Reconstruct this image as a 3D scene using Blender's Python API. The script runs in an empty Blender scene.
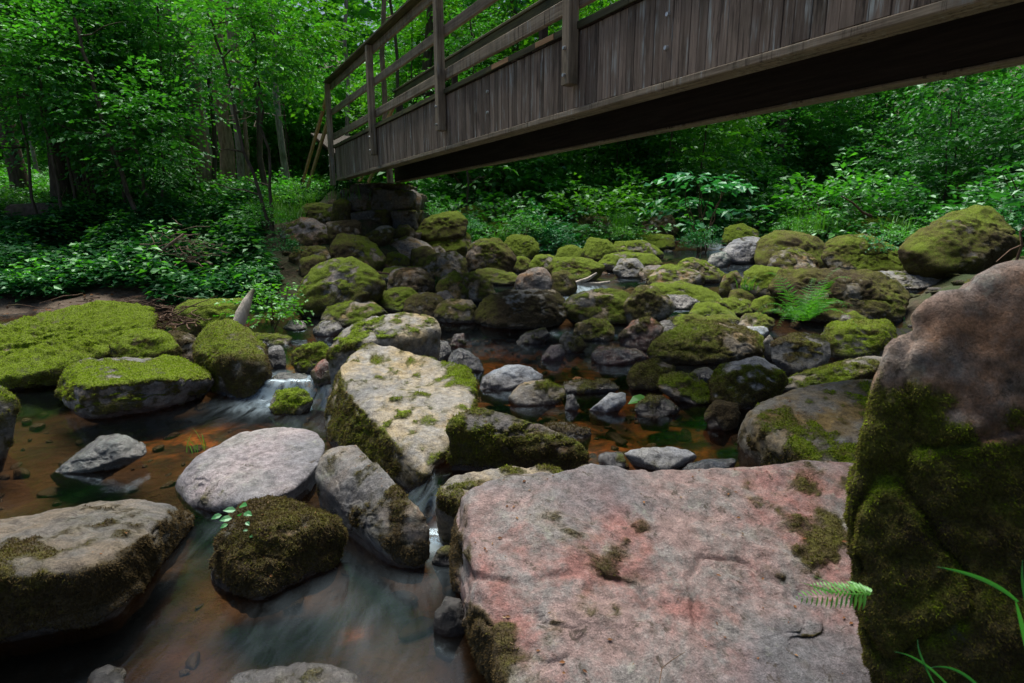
import bpy, bmesh, math, random
import numpy as np
from mathutils import Vector, Matrix, noise as mnoise

random.seed(7); RNG = np.random.default_rng(11)
scene = bpy.context.scene
COL = scene.collection
R = math.radians

# ------------------------------------------------------------------ camera, sky, sun, exposure
CAM_H = 1.35; PITCH = R(11.47); FPX = 569.0; CX, CY = 512.0, 341.5
cam_data = bpy.data.cameras.new('camera'); cam = bpy.data.objects.new('camera', cam_data); COL.objects.link(cam)
cam.location = (0, 0, CAM_H); cam.rotation_euler = (R(90) - PITCH, 0, 0)
cam_data.sensor_width = 36; cam_data.lens = FPX / 1024 * 36
cam_data.clip_start = 0.05; cam_data.clip_end = 500
cam_data.dof.use_dof = True; cam_data.dof.focus_distance = 3.2; cam_data.dof.aperture_fstop = 5.6
scene.camera = cam

SUN_EL, SUN_AZ = R(66), R(-14)           # azimuth measured from +Y (ahead) towards +X; high and ahead to the left
world = bpy.data.worlds.new('World'); scene.world = world; world.use_nodes = True
wn = world.node_tree.nodes; wl = world.node_tree.links
sky = wn.new('ShaderNodeTexSky'); sky.sky_type = 'NISHITA'; sky.sun_disc = False
sky.sun_elevation = SUN_EL; sky.sun_rotation = SUN_AZ
sky.air_density = 1.0; sky.dust_density = 2.5; sky.ozone_density = 1.0
wl.new(sky.outputs[0], wn['Background'].inputs[0]); wn['Background'].inputs[1].default_value = 0.05
sun_d = bpy.data.lights.new('sun', 'SUN'); sun_d.energy = 5.0; sun_d.angle = R(40); sun_d.color = (1, .95, .85)
sun = bpy.data.objects.new('sun', sun_d); COL.objects.link(sun)
sv = Vector((math.cos(SUN_EL) * math.sin(SUN_AZ), math.cos(SUN_EL) * math.cos(SUN_AZ), math.sin(SUN_EL)))
sun.rotation_euler = sv.to_track_quat('Z', 'Y').to_euler(); sun.location = sv * 60
scene.view_settings.view_transform = 'Standard'; scene.view_settings.look = 'None'
scene.view_settings.gamma = 1; scene.view_settings.exposure = 0.85
scene.view_settings.use_curve_mapping = False
scene.cycles.max_bounces = 8; scene.cycles.transparent_max_bounces = 12
scene.cycles.use_denoising = True

# ------------------------------------------------------------------ numeric helpers
def ss(a, b, x):
    t = np.clip((np.asarray(x, float) - a) / (b - a), 0, 1); return t * t * (3 - 2 * t)

def _h(ix, iy, iz, seed):
    n = (ix * 374761393 + iy * 668265263 + iz * 2147483647 + seed * 1274126177) & 0xffffffff
    n = ((n ^ (n >> 13)) * 1274126177) & 0xffffffff
    n = ((n ^ (n >> 16)) * 2246822519) & 0xffffffff
    return ((n ^ (n >> 15)) & 0xffff) / 32767.5 - 1.0

def vnoise(P, seed=0):
    P = np.asarray(P, float); I = np.floor(P).astype(np.int64); F = P - I
    U = F * F * F * (F * (F * 6 - 15) + 10)
    x, y, z = I[..., 0], I[..., 1], I[..., 2]; r = 0
    for dx in (0, 1):
        for dy in (0, 1):
            for dz in (0, 1):
                w = (U[..., 0] if dx else 1 - U[..., 0]) * (U[..., 1] if dy else 1 - U[..., 1]) * (U[..., 2] if dz else 1 - U[..., 2])
                r = r + w * _h(x + dx, y + dy, z + dz, seed)
    return r

def fbm(P, octv=4, seed=0, gain=.5):
    P = np.asarray(P, float); a, s, t = 1.0, 0, 0
    for o in range(octv):
        s = s + a * vnoise(P, seed + o * 17); t += a; P = P * 2.03 + 11.3; a *= gain
    return s / t * 1.6

def mkmesh(name, V, F, attrs=None, smooth=True):
    """V (n,3); F (m,k) with one k for every face"""
    V = np.ascontiguousarray(V, np.float32); F = np.ascontiguousarray(F, np.int32)
    me = bpy.data.meshes.new(name); k = F.shape[1]
    me.vertices.add(len(V)); me.vertices.foreach_set('co', V.ravel())
    me.loops.add(F.size); me.loops.foreach_set('vertex_index', F.ravel())
    me.polygons.add(len(F)); me.polygons.foreach_set('loop_start', np.arange(0, F.size, k, dtype=np.int32))
    me.polygons.foreach_set('loop_total', np.full(len(F), k, np.int32))
    me.polygons.foreach_set('use_smooth', np.full(len(F), smooth, bool))
    me.update(calc_edges=True)
    for a, v in (attrs or {}).items():
        at = me.attributes.new(a, 'FLOAT', 'POINT'); at.data.foreach_set('value', np.ascontiguousarray(v, np.float32))
    return me

def link(name, me, mat=None, parent=None, loc=(0, 0, 0)):
    o = bpy.data.objects.new(name, me); COL.objects.link(o); o.location = loc
    if mat and me and not me.materials: me.materials.append(mat)
    if parent: o.parent = parent
    return o

def tag(o, label=None, cat=None, group=None, kind=None):
    if label: o['label'] = label
    if cat: o['category'] = cat
    if group: o['group'] = group
    if kind: o['kind'] = kind
    return o

def empty(name, loc, rz=0):
    o = bpy.data.objects.new(name, None); COL.objects.link(o); o.location = loc; o.rotation_euler = (0, 0, rz)
    o.empty_display_size = .2; return o

def copy_tree(o, parent=None):
    c = o.copy(); COL.objects.link(c); c.parent = parent
    for ch in list(o.children): copy_tree(ch, c)
    return c

# ------------------------------------------------------------------ ground and water heights
LSH = np.array([(-40, 7.0), (-12, 7.1), (-7.2, 7.2), (-5, 7.7), (-3.5, 7.7), (-2.2, 8.6), (-1.3, 10.4), (-.2, 12.6), (2.2, 15.2), (5.5, 17.5), (12, 22), (40, 38)], float)
RSH = np.array([(1.1, -6), (1.15, .6), (1.5, 2.2), (2.5, 3.2), (3.6, 5.2), (5.0, 7.5), (7.5, 10), (11, 13.5), (16, 19), (50, 44)], float)
WST = None
def sdist(X, Y, L):
    """signed distance to a polyline, positive on its left hand"""
    best = np.full(np.shape(X), 1e9); sg = np.ones(np.shape(X))
    for (ax, ay), (bx, by) in zip(L[:-1], L[1:]):
        ex, ey = bx - ax, by - ay; t = np.clip(((X - ax) * ex + (Y - ay) * ey) / (ex * ex + ey * ey), 0, 1)
        dx, dy = X - ax - t * ex, Y - ay - t * ey; d = np.hypot(dx, dy); cr = ex * (Y - ay) - ey * (X - ax)
        m = d < best - 1e-9; best = np.where(m, d, best); sg = np.where(m, np.sign(cr) + (cr == 0), sg)
    return best * sg

UP = np.array([(-9, 0), (6.1, 0), (6.9, .2), (8.2, .22), (8.9, .38), (10.8, .42), (11.5, .58), (14, .62), (15, .82), (19, .9), (26, 1.5), (60, 5)], float)
def wlev(X, Y):
    base = .13 * ss(-.09, .07, sdist(X, Y, WST)) if WST is not None else 0
    return base + np.interp(Y, UP[:, 0], UP[:, 1])

def ground(X, Y):
    X = np.asarray(X, float); Y = np.asarray(Y, float)
    P = np.stack([X, Y, 0 * X], -1)
    n1 = fbm(P * .9, 3, 5); n2 = fbm(P * 4.5, 3, 9)
    up = ss(5.6, 8.0, Y)
    dl = sdist(X, Y, LSH); dr = -sdist(X, Y, RSH)
    z = wlev(X, Y) - (.20 - .10 * up) + n1 * (.05 + .07 * up) + n2 * .025
    hl = np.interp(dl, [0, .4, 1.2, 2.5, 4.5, 8, 20, 45, 90], [0, .15, .28, .62, 1.35, 1.95, 4.0, 14, 30])
    hr = np.interp(dr, [0, .5, 1.5, 4, 9, 25, 60], [0, .25, .4, .8, 2.0, 8.5, 22])
    pile = .62 * np.exp(-(((X + 3.1) / 1.3) ** 2 + ((Y - 12.4) / 1.5) ** 2)) + .22 * np.exp(-(((X + 2.6) / 1.1) ** 2 + ((Y - 10.4) / 1.0) ** 2))
    far = np.clip(Y - 22, 0, None) * .33
    z = z - .9 * np.interp(Y, UP[:, 0], UP[:, 1]) * ss(1.5, 6, dl) * ss(-1, -4, X)
    bank = np.maximum(hl, hr)
    z = z + bank + pile + ss(0, 3, np.maximum(dl, dr)) * n1 * .18
    z = np.maximum(z, -1 + far * .9)
    return z

def ray(px, py):
    x = (px - CX) / FPX; y = (CY - py) / FPX
    return np.array([x, math.cos(PITCH) + y * math.sin(PITCH), -math.sin(PITCH) + y * math.cos(PITCH)])
def atY(px, py, Y):
    d = ray(px, py); return np.array([d[0], d[1], d[2]]) * (Y / d[1]) + np.array([0, 0, CAM_H])
def atZ(px, py, z):
    d = ray(px, py); return d * ((z - CAM_H) / d[2]) + np.array([0, 0, CAM_H])
TS = np.concatenate([np.arange(.4, 12, .02), np.arange(12, 60, .1)])
def hit(px, py, water=True):
    d = ray(px, py); Q = d[None] * TS[:, None]; z = Q[:, 2] + CAM_H
    g = ground(Q[:, 0], Q[:, 1])
    if water: g = np.maximum(g, wlev(Q[:, 0], Q[:, 1]))
    i = np.nonzero(z < g)[0]
    i = i[0] if len(i) else len(TS) - 1
    return Q[i] + np.array([0, 0, CAM_H])
_w = [(190, 398), (262, 391), (312, 390), (335, 402)]
_pts = [(-6.5, 14), (-3.9, 7.6), tuple(atZ(203, 352, .06)[:2]), tuple(atZ(228, 388, .06)[:2])] + [tuple(atZ(px, py, .06)[:2]) for px, py in _w[1:]] + [(-.62, 3.35), tuple(atZ(428, 512, .06)[:2]), tuple(atZ(462, 512, .06)[:2]), (.45, 2.15), (1.2, 1.2), (6, .9)]
WST = np.array(_pts, float)

# ------------------------------------------------------------------ materials
class NB:
    def __init__(s, name):
        s.m = bpy.data.materials.new(name); s.m.use_nodes = True; s.t = s.m.node_tree; s.t.nodes.clear()
        s.out = s.t.nodes.new('ShaderNodeOutputMaterial')
    def n(s, typ, ins=None, **props):
        nd = s.t.nodes.new(typ)
        for k, v in props.items(): setattr(nd, k, v)
        for k, v in (ins or {}).items():
            sock = nd.inputs[k]
            if isinstance(v, bpy.types.NodeSocket): s.t.links.new(v, sock)
            else: sock.default_value = v
        return nd
    def noise(s, vec, scale, detail=4, rough=.55, dist=0):
        return s.n('ShaderNodeTexNoise', {'Vector': vec, 'Scale': scale, 'Detail': detail, 'Roughness': rough, 'Distortion': dist}).outputs['Fac']
    def mr(s, v, a, b, c=0., d=1.):
        return s.n('ShaderNodeMapRange', {'Value': v, 'From Min': a, 'From Max': b, 'To Min': c, 'To Max': d}).outputs[0]
    def math(s, op, a, b=0., c=None):
        nd = s.n('ShaderNodeMath', operation=op)
        for i, v in enumerate((a, b) if c is None else (a, b, c)):
            if isinstance(v, bpy.types.NodeSocket): s.t.links.new(v, nd.inputs[i])
            else: nd.inputs[i].default_value = v
        return nd.outputs[0]
    def mix(s, f, a, b, mode='MIX'):
        nd = s.n('ShaderNodeMix', data_type='RGBA', blend_type=mode)
        for i, v in ((0, f), (6, a), (7, b)):
            if isinstance(v, bpy.types.NodeSocket): s.t.links.new(v, nd.inputs[i])
            else: nd.inputs[i].default_value = v if i == 0 or len(v) == 4 else (*v, 1)
        return nd.outputs[2]
    def attr(s, name, typ='GEOMETRY'):
        return s.n('ShaderNodeAttribute', attribute_name=name, attribute_type=typ).outputs['Fac']
    def bump(s, h, strength, dist, normal=None):
        ins = {'Height': h, 'Strength': strength, 'Distance': dist}
        if normal is not None: ins['Normal'] = normal
        return s.n('ShaderNodeBump', ins).outputs[0]
    def surf(s, sh): s.t.links.new(sh, s.out.inputs[0]); return s.m
    def bsdf(s, **k):
        nm = {'col': 'Base Color', 'rough': 'Roughness', 'nrm': 'Normal', 'spec': 'Specular IOR Level', 'sheen': 'Sheen Weight'}
        return s.n('ShaderNodeBsdfPrincipled', {nm[a]: v for a, v in k.items()}).outputs[0]
    def objvec(s, scale=1.0, rnd=True):
        tc = s.n('ShaderNodeTexCoord').outputs['Object']
        if not rnd: return tc
        r = s.n('ShaderNodeObjectInfo').outputs['Random']
        r = s.math('MULTIPLY', r, 53.0)
        return s.n('ShaderNodeVectorMath', {0: tc, 1: s.n('ShaderNodeCombineXYZ', {0: r, 1: r, 2: r}).outputs[0]}, operation='ADD').outputs[0]

def rgb(*c): return (*c, 1.0)

def mat_rock():
    b = NB('rock'); v = b.objvec()
    base = b.n('ShaderNodeObjectInfo').outputs['Color']
    n1 = b.noise(v, 4.5, 9, .72, .3); n2 = b.noise(v, 24, 8, .78); n3 = b.noise(v, 170, 4, .7); n4 = b.noise(v, 1.3, 3)
    hsv = b.n('ShaderNodeHueSaturation', {'Color': base, 'Saturation': .25, 'Value': .80}).outputs[0]
    c = b.mix(b.mr(n1, .44, .56), base, hsv)
    wm = b.noise(v, 3.1, 6, .65); c = b.mix(b.mr(wm, .50, .62, 0, .8), c, b.n('ShaderNodeHueSaturation', {'Color': base, 'Saturation': 1.95, 'Value': 1.06}).outputs[0])
    c = b.mix(b.mr(n4, .46, .62, 0, .85), c, b.mix(1.0, hsv, rgb(.60, .66, .76), 'MULTIPLY'))
    sp = b.mr(n2, .36, .64, .52, 1.4)
    c = b.mix(1.0, c, b.n('ShaderNodeCombineColor', {0: sp, 1: sp, 2: sp}).outputs[0], 'MULTIPLY')
    gr = b.mr(n3, .36, .64, .72, 1.25)
    c = b.mix(1.0, c, b.n('ShaderNodeCombineColor', {0: gr, 1: gr, 2: gr}).outputs[0], 'MULTIPLY')
    li = b.noise(v, 9, 7, .72)                                   # pale lichen
    c = b.mix(b.mr(li, .60, .68, 0, .45), c, rgb(.34, .36, .31))
    dk = b.noise(v, 15, 5, .75, .5)                                  # dark scabs
    c = b.mix(b.mr(dk, .60, .66, 0, .8), c, rgb(.045, .035, .025))
    wet = b.attr('wet')
    c = b.mix(wet, c, b.mix(1.0, c, rgb(.30, .29, .30), 'MULTIPLY'))
    mo = b.attr('moss'); fine = b.noise(v, 45, 5, .7)
    mid = b.noise(v, 16, 6, .75)
    al = b.mr(b.math('ADD', mo, b.math('MULTIPLY', b.math('SUBTRACT', mid, .5), 1.2)), .05, .75, 0, .85)   # thin algae film before the moss proper
    c = b.mix(al, c, b.mix(1.0, c, rgb(.62, .60, .30), 'MULTIPLY'))
    mf = b.mr(b.math('ADD', mo, b.math('MULTIPLY', b.math('SUBTRACT', b.math('ADD', b.math('MULTIPLY', fine, .5), b.math('MULTIPLY', mid, .5)), .5), 1.9)), .36, .80)
    hue = b.attr('hue'); mn = b.noise(v, 14, 5, .7); mn2 = b.noise(v, 90, 3, .7)
    h = b.math('ADD', hue, b.math('MULTIPLY', b.math('SUBTRACT', mn, .5), 1.6))
    mc = b.mix(b.mr(h, .05, .55), rgb(.075, .055, .026), rgb(.125, .125, .022))
    mc = b.mix(b.mr(h, .5, 1.05), mc, rgb(.160, .235, .012))
    mv = b.mr(mn2, .3, .7, .45, 1.5)
    mc = b.mix(1.0, mc, b.n('ShaderNodeCombineColor', {0: mv, 1: mv, 2: mv}).outputs[0], 'MULTIPLY')
    c = b.mix(mf, c, mc)
    rr = b.mix(wet, rgb(.72, .72, .72), rgb(.14, .14, .14)); rr = b.mix(mf, rr, rgb(.95, .95, .95))
    hb = b.math('ADD', b.math('MULTIPLY', n2, .55), b.math('MULTIPLY', n3, .2))
    nr = b.bump(b.noise(v, 9, 9, .72), .7, .06); nr = b.bump(hb, .9, .022, nr)
    mb = b.math('MULTIPLY', b.math('ADD', mn2, b.math('MULTIPLY', fine, 1.6)), mf)
    nr = b.bump(mb, 1.0, .022, nr)
    return b.surf(b.bsdf(col=c, rough=rr, nrm=nr, spec=b.math('MULTIPLY_ADD', wet, .55, .3)))

def mat_moss():
    b = NB('moss'); v = b.objvec()
    isl = b.n('ShaderNodeNewGeometry').outputs['Random Per Island']
    h = b.math('ADD', b.attr('hue'), b.math('MULTIPLY', b.math('SUBTRACT', isl, .5), .55))
    h = b.math('ADD', h, b.math('MULTIPLY', b.math('SUBTRACT', b.noise(v, 14, 4, .7), .5), 1.0))
    mc = b.mix(b.mr(h, .05, .55), rgb(.085, .062, .03), rgb(.125, .125, .024))
    mc = b.mix(b.mr(h, .5, 1.05), mc, rgb(.22, .33, .016))
    d = b.n('ShaderNodeBsdfDiffuse', {'Color': mc}).outputs[0]; t = b.n('ShaderNodeBsdfTranslucent', {'Color': mc}).outputs[0]
    return b.surf(b.n('ShaderNodeMixShader', {0: .35, 1: d, 2: t}).outputs[0])

def mat_leaf(name, c1, c2, trans, gloss=.10, tr=.42):
    b = NB(name); g = b.n('ShaderNodeNewGeometry').outputs['Random Per Island']; r = b.n('ShaderNodeObjectInfo').outputs['Random']
    f = b.math('ADD', b.math('MULTIPLY', g, .8), b.math('MULTIPLY', r, .35))
    c = b.mix(b.mr(f, .05, 1.0), rgb(*c1), rgb(*c2))
    d = b.n('ShaderNodeBsdfDiffuse', {'Color': c}).outputs[0]
    t = b.n('ShaderNodeBsdfTranslucent', {'Color': b.mix(1.0, c, rgb(*trans), 'MULTIPLY')}).outputs[0]
    m = b.n('ShaderNodeMixShader', {0: tr, 1: d, 2: t}).outputs[0]
    gl = b.n('ShaderNodeBsdfGlossy', {'Color': rgb(.75, 1, .85), 'Roughness': .42}).outputs[0]
    return b.surf(b.n('ShaderNodeMixShader', {0: gloss * .5, 1: m, 2: gl}).outputs[0])

def mat_bark(name, c1, c2):
    b = NB(name); v = b.objvec(); s = b.n('ShaderNodeMapping', {'Vector': v, 'Scale': (1, 1, .18)}).outputs[0]
    n = b.noise(s, 18, 6, .7); n2 = b.noise(v, 2.2, 4)
    c = b.mix(b.mr(n, .35, .65), rgb(*c1), rgb(*c2)); c = b.mix(b.mr(n2, .52, .70, 0, .7), c, rgb(.06, .075, .02))
    return b.surf(b.bsdf(col=c, rough=.9, nrm=b.bump(n, 1.0, .03), spec=.2))

def mat_wood(name, c1, c2, stain=.0, green=.3):
    b = NB(name); v = b.n('ShaderNodeTexCoord').outputs['Object']
    isl = b.n('ShaderNodeNewGeometry').outputs['Random Per Island']
    off = b.math('MULTIPLY', isl, 37.0); v = b.n('ShaderNodeVectorMath', {0: v, 1: b.n('ShaderNodeCombineXYZ', {0: off, 1: 0., 2: off}).outputs[0]}, operation='ADD').outputs[0]
    gv = b.n('ShaderNodeAttribute', attribute_name='grain', attribute_type='GEOMETRY').outputs['Fac']
    vs = b.n('ShaderNodeMapping', {'Vector': v, 'Scale': (34, 34, 2.0)}).outputs[0]
    hs = b.n('ShaderNodeMapping', {'Vector': v, 'Scale': (2.0, 34, 34)}).outputs[0]
    n = b.noise(b.mix(gv, vs, hs), 1, 5, .7); n2 = b.noise(v, 3.0, 5, .6); n3 = b.noise(v, 60, 3)
    c = b.mix(b.mr(n, .33, .68), rgb(*c1), rgb(*c2))
    k = b.mr(isl, 0, 1, .62, 1.3); c = b.mix(1.0, c, b.n('ShaderNodeCombineColor', {0: k, 1: k, 2: k}).outputs[0], 'MULTIPLY')
    c = b.mix(b.mr(n2, .50, .68, 0, green), c, rgb(.05, .058, .035))
    if stain:
        sv_ = b.n('ShaderNodeMapping', {'Vector': v, 'Scale': (30, 30, 1.6)}).outputs[0]
        s1 = b.noise(sv_, 1, 4, .75); s2 = b.noise(v, 2.6, 3)
        c = b.mix(b.math('MULTIPLY', b.mr(s1, .55, .66), b.mr(s2, .42, .54, 0, stain)), c, rgb(.40, .43, .42))
        c = b.mix(b.math('MULTIPLY', b.mr(s1, .46, .38), b.mr(s2, .36, .6, 0, .8)), c, rgb(.025, .02, .018))
    return b.surf(b.bsdf(col=c, rough=.82, nrm=b.bump(b.math('ADD', n, b.math('MULTIPLY', n3, .3)), .7, .006), spec=.25))

def mat_plain(name, col, rough=.8, n=30, var=.35, bump=.3, dist=.01, metal=0):
    b = NB(name); v = b.objvec(); f = b.noise(v, n, 5, .65)
    k = b.mr(f, .3, .7, 1 - var, 1 + var); c = b.mix(1.0, rgb(*col), b.n('ShaderNodeCombineColor', {0: k, 1: k, 2: k}).outputs[0], 'MULTIPLY')
    return b.surf(b.n('ShaderNodeBsdfPrincipled', {'Base Color': c, 'Roughness': rough, 'Metallic': metal, 'Normal': b.bump(f, bump, dist)}).outputs[0])

def mat_ground():
    b = NB('ground'); v = b.n('ShaderNodeTexCoord').outputs['Object']
    bank = b.attr('bank'); n1 = b.noise(v, 1.6, 6, .6); n2 = b.noise(v, 14, 6, .7); n3 = b.noise(v, 70, 4, .7)
    vo = b.n('ShaderNodeTexVoronoi', {'Vector': v, 'Scale': 13, 'Randomness': 1.0}); vd = vo.outputs['Distance']
    am = b.attr('amber'); bed = b.mix(b.mr(n1, .44, .60), rgb(.018, .015, .012), rgb(.075, .045, .024))
    bed = b.mix(b.math('MULTIPLY', am, b.mr(b.noise(v, 3.3, 5, .6, .6), .40, .54)), bed, rgb(.42, .16, .04))
    bed = b.mix(b.mr(n2, .40, .62, 0, .8), bed, rgb(.05, .032, .018))
    bed = b.mix(b.mr(n3, .60, .72, 0, .4), bed, rgb(.16, .11, .06))
    soil = b.mix(b.mr(n2, .35, .65), rgb(.030, .020, .012), rgb(.085, .055, .035))
    soil = b.mix(b.mr(n1, .38, .55, 0, .85), soil, rgb(.022, .045, .010))
    sand = b.mix(b.mr(n2, .3, .7), rgb(.10, .075, .055), rgb(.16, .12, .09))
    c = b.mix(b.attr('sand'), b.mix(bank, bed, soil), sand)
    h = b.math('ADD', n2, b.math('MULTIPLY', vd, .6))
    nr = b.bump(h, .8, .05); nr = b.bump(n3, .6, .012, nr)
    return b.surf(b.bsdf(col=c, rough=.85, nrm=nr, spec=.25))

def mat_water():
    b = NB('water'); v = b.n('ShaderNodeTexCoord').outputs['Object']
    vs = b.n('ShaderNodeMapping', {'Vector': v, 'Rotation': (0, 0, R(38)), 'Scale': (1.0, .35, 1)}).outputs[0]
    n1 = b.noise(vs, 3.2, 3, .5, .8); n2 = b.noise(vs, 11, 3, .5, .6)
    nr = b.bump(b.math('ADD', n1, b.math('MULTIPLY', n2, .25)), .35, .02)
    fr = b.n('ShaderNodeFresnel', {'IOR': 1.33, 'Normal': nr}).outputs[0]
    tr = b.n('ShaderNodeBsdfTransparent', {'Color': rgb(.72, .60, .46)}).outputs[0]
    gl = b.n('ShaderNodeBsdfGlossy', {'Color': rgb(.58, .76, .92), 'Roughness': .12, 'Normal': nr}).outputs[0]
    w = b.n('ShaderNodeMixShader', {0: b.math('MULTIPLY_ADD', fr, 1.1, .01), 1: tr, 2: gl}).outputs[0]
    silk = b.attr('silk'); st = b.noise(vs, 9, 5, .6, 1.2); st2 = b.noise(vs, 2.6, 4, .55, .6)
    sf = b.math('MULTIPLY', silk, b.mr(b.math('ADD', st, b.math('MULTIPLY', st2, .7)), .70, 1.05, .05, .9))
    sf = b.math('MINIMUM', sf, .6)
    foam = b.bsdf(col=rgb(.30, .40, .48), rough=.5, nrm=nr, spec=.3)
    return b.surf(b.n('ShaderNodeMixShader', {0: sf, 1: w, 2: foam}).outputs[0])

M = dict(rock=mat_rock(), moss=mat_moss(), ground=mat_ground(), water=mat_water())
# ------------------------------------------------------------------ ground sheet and stream water
def warp_axis(lo, hi, n, c, s):
    u = np.linspace(math.asinh((lo - c) / s), math.asinh((hi - c) / s), n); return c + s * np.sinh(u)
def grid(xs, ys, zf):
    X, Y = np.meshgrid(xs, ys, indexing='ij'); Z = zf(X, Y)
    V = np.stack([X, Y, Z], -1).reshape(-1, 3); nx, ny = X.shape
    i = np.arange(nx - 1)[:, None] * ny + np.arange(ny - 1)[None]
    F = np.stack([i, i + ny, i + ny + 1, i + 1], -1).reshape(-1, 4)
    return X, Y, Z, V, F
xs = warp_axis(-110, 110, 470, 0, 3.2); ys = warp_axis(-30, 140, 520, 4.0, 3.2)
X, Y, Z, V, F = grid(xs, ys, ground)
dl = sdist(X, Y, LSH); dr = -sdist(X, Y, RSH); bank = ss(-.1, .5, np.maximum(dl, dr))
sand = ss(-.2, .1, dl) * ss(1.1, .55, dl) * ss(-4.2, -5.4, X)
amb = np.zeros(X.shape)
for px, py, r_ in [(200, 420, .3), (160, 412, .3), (250, 412, .25), (560, 365, .8), (520, 350, .7), (640, 380, .6), (690, 420, .5), (620, 430, .5), (560, 440, .5), (700, 445, .4), (490, 345, .6), (540, 400, .6), (350, 580, .05), (320, 345, .5)]:
    p = hit(px, py); amb = np.maximum(amb, np.exp(-(((X - p[0]) ** 2 + (Y - p[1]) ** 2) / r_ ** 2)))
g_me = mkmesh('ground', V, F, {'amber': amb.ravel(), 'bank': bank.ravel(), 'sand': sand.ravel()})
g_o = tag(link('ground', g_me, M['ground']), kind='structure')

SILK = [(446, 520, .07, .97), (444, 545, .08, .97), (425, 560, .10, .8), (440, 580, .12, .7), (405, 590, .16, .6), (330, 600, .22, .55), (370, 630, .20, .6), (300, 560, .16, .3),
        (250, 640, .2, .35), (200, 560, .16, .35), (220, 530, .10, .5), (290, 385, .28, 1.0), (275, 400, .25, 1.0), (250, 412, .3, .6), (262, 440, .25, .45), (300, 425, .25, .6), (345, 325, .25, .6),
        (585, 292, .28, 1.2), (575, 300, .25, 1.0), (598, 284, .3, .9), (490, 350, .35, .8), (520, 352, .3, .6), (470, 344, .3, .7), (640, 360, .3, .5), (600, 352, .25, .6), (560, 360, .25, .4),
        (735, 250, .6, 1.1), (745, 243, .5, 1.1), (730, 268, .5, .7), (715, 272, .6, .6), (600, 460, .1, .5), (300, 490, .12, .4), (315, 505, .08, .4), (690, 345, .2, .5), (520, 300, .3, .4), (850, 250, .5, .5)]
def watf(X, Y): return wlev(X, Y)
wx = np.concatenate([np.linspace(-14, -3, 90), np.arange(-2.97, 2.6, .03), np.linspace(2.62, 14, 110)])
wy = np.concatenate([np.linspace(-3, .6, 12), np.arange(.63, 5.0, .03), np.linspace(5.05, 24, 260)])
X, Y, Z, V, F = grid(wx, wy, watf)
silk = np.zeros(X.shape)
for px, py, r_, s_ in SILK:
    s_ = s_ if s_ > .95 else s_ * .12
    p = hit(px, py); silk = np.maximum(silk, s_ * np.exp(-(((X - p[0]) ** 2 + (Y - p[1]) ** 2) / r_ ** 2)))
    if 0: print(px, py, p)
gy = np.abs(np.gradient(Z, axis=1) / np.gradient(Y, axis=1)) + np.abs(np.gradient(Z, axis=0) / np.gradient(X, axis=0))
silk = np.maximum(silk, ss(.35, 1.0, gy) * .2)
rip = ss(.10, .45, gy) + .25 * silk
V[:, 2] += (fbm(np.stack([X * 7 + Y * 2, Y * 10, 0 * X], -1), 3, 43) * .020 * rip).ravel()
V[:, 2] += (fbm(np.stack([X * 2.4, Y * 1.3, 0 * X], -1), 3, 41) * .012 * (.4 + silk)).ravel() + (silk * .012).ravel()
keep = np.ones(len(V), bool)
inside = (ground(X, Y) < Z + .06).ravel(); fk = inside[F].any(1); F = F[fk]
used_, inv = np.unique(F, return_inverse=True); V = V[used_]; F = inv.reshape(F.shape)
w_me = mkmesh('water', V, F, {'silk': silk.ravel()[used_]})
w_o = tag(link('water', w_me, M['water']), kind='structure')
# ------------------------------------------------------------------ boulders and stones
_ico = {}
def ico(n):
    if n not in _ico:
        bm = bmesh.new(); bmesh.ops.create_icosphere(bm, subdivisions=n, radius=1)
        Vv = np.array([v.co[:] for v in bm.verts]); Ff = np.array([[v.index for v in f.verts] for f in bm.faces], np.int32); bm.free()
        _ico[n] = (Vv / np.linalg.norm(Vv, axis=1)[:, None], Ff)
    return _ico[n]
def vnormals(V, F):
    a, b_, c = V[F[:, 0]], V[F[:, 1]], V[F[:, 2]]; n = np.cross(b_ - a, c - a); N = np.zeros_like(V)
    for k in range(3): np.add.at(N, F[:, k], n)
    return N / (np.linalg.norm(N, axis=1)[:, None] + 1e-12)

# base colour, moss on top, moss on the sides, moss hue (0 brown .. 1 bright green), wet height above the water
PRE = {
 'green': ((.25, .21, .145), .90, .62, 1.0, .05),
 'olive': ((.26, .205, .135), .74, .64, .62, .05),
 'brown': ((.21, .16, .115), .62, .66, .22, .05),
 'pale':  ((.32, .28, .215), .30, .55, .50, .05),
 'bare':  ((.30, .275, .25), .16, .20, .45, .05),
 'grey':  ((.26, .22, .165), .45, .45, .50, .05),
 'white': ((.36, .36, .375), .06, .10, .5, .03),
 'wet':   ((.25, .26, .29), .05, .12, .4, .35),
 'dark':  ((.10, .09, .085), .25, .35, .35, .12),
 'red':   ((.30, .12, .075), .20, .40, .3, .25),
 'pink':  ((.255, .182, .176), .10, .45, .45, .04),
 'block': ((.13, .105, .085), .55, .35, .55, .0),
}
M_ = M
def hull_planes(P):
    bm = bmesh.new()
    for p in P: bm.verts.new(p)
    r = bmesh.ops.convex_hull(bm, input=bm.verts); bm.normal_update()
    pl = []
    for f in bm.faces:
        n = np.array(f.normal[:]); h = float(n @ np.array(f.verts[0].co[:]))
        if h < 0: n, h = -n, -h
        if f.calc_area() < 1e-5: continue
        for q in pl:
            if q[0] @ n > .992: break
        else: pl.append((n, max(h, .08)))
    bm.free(); return pl

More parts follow.
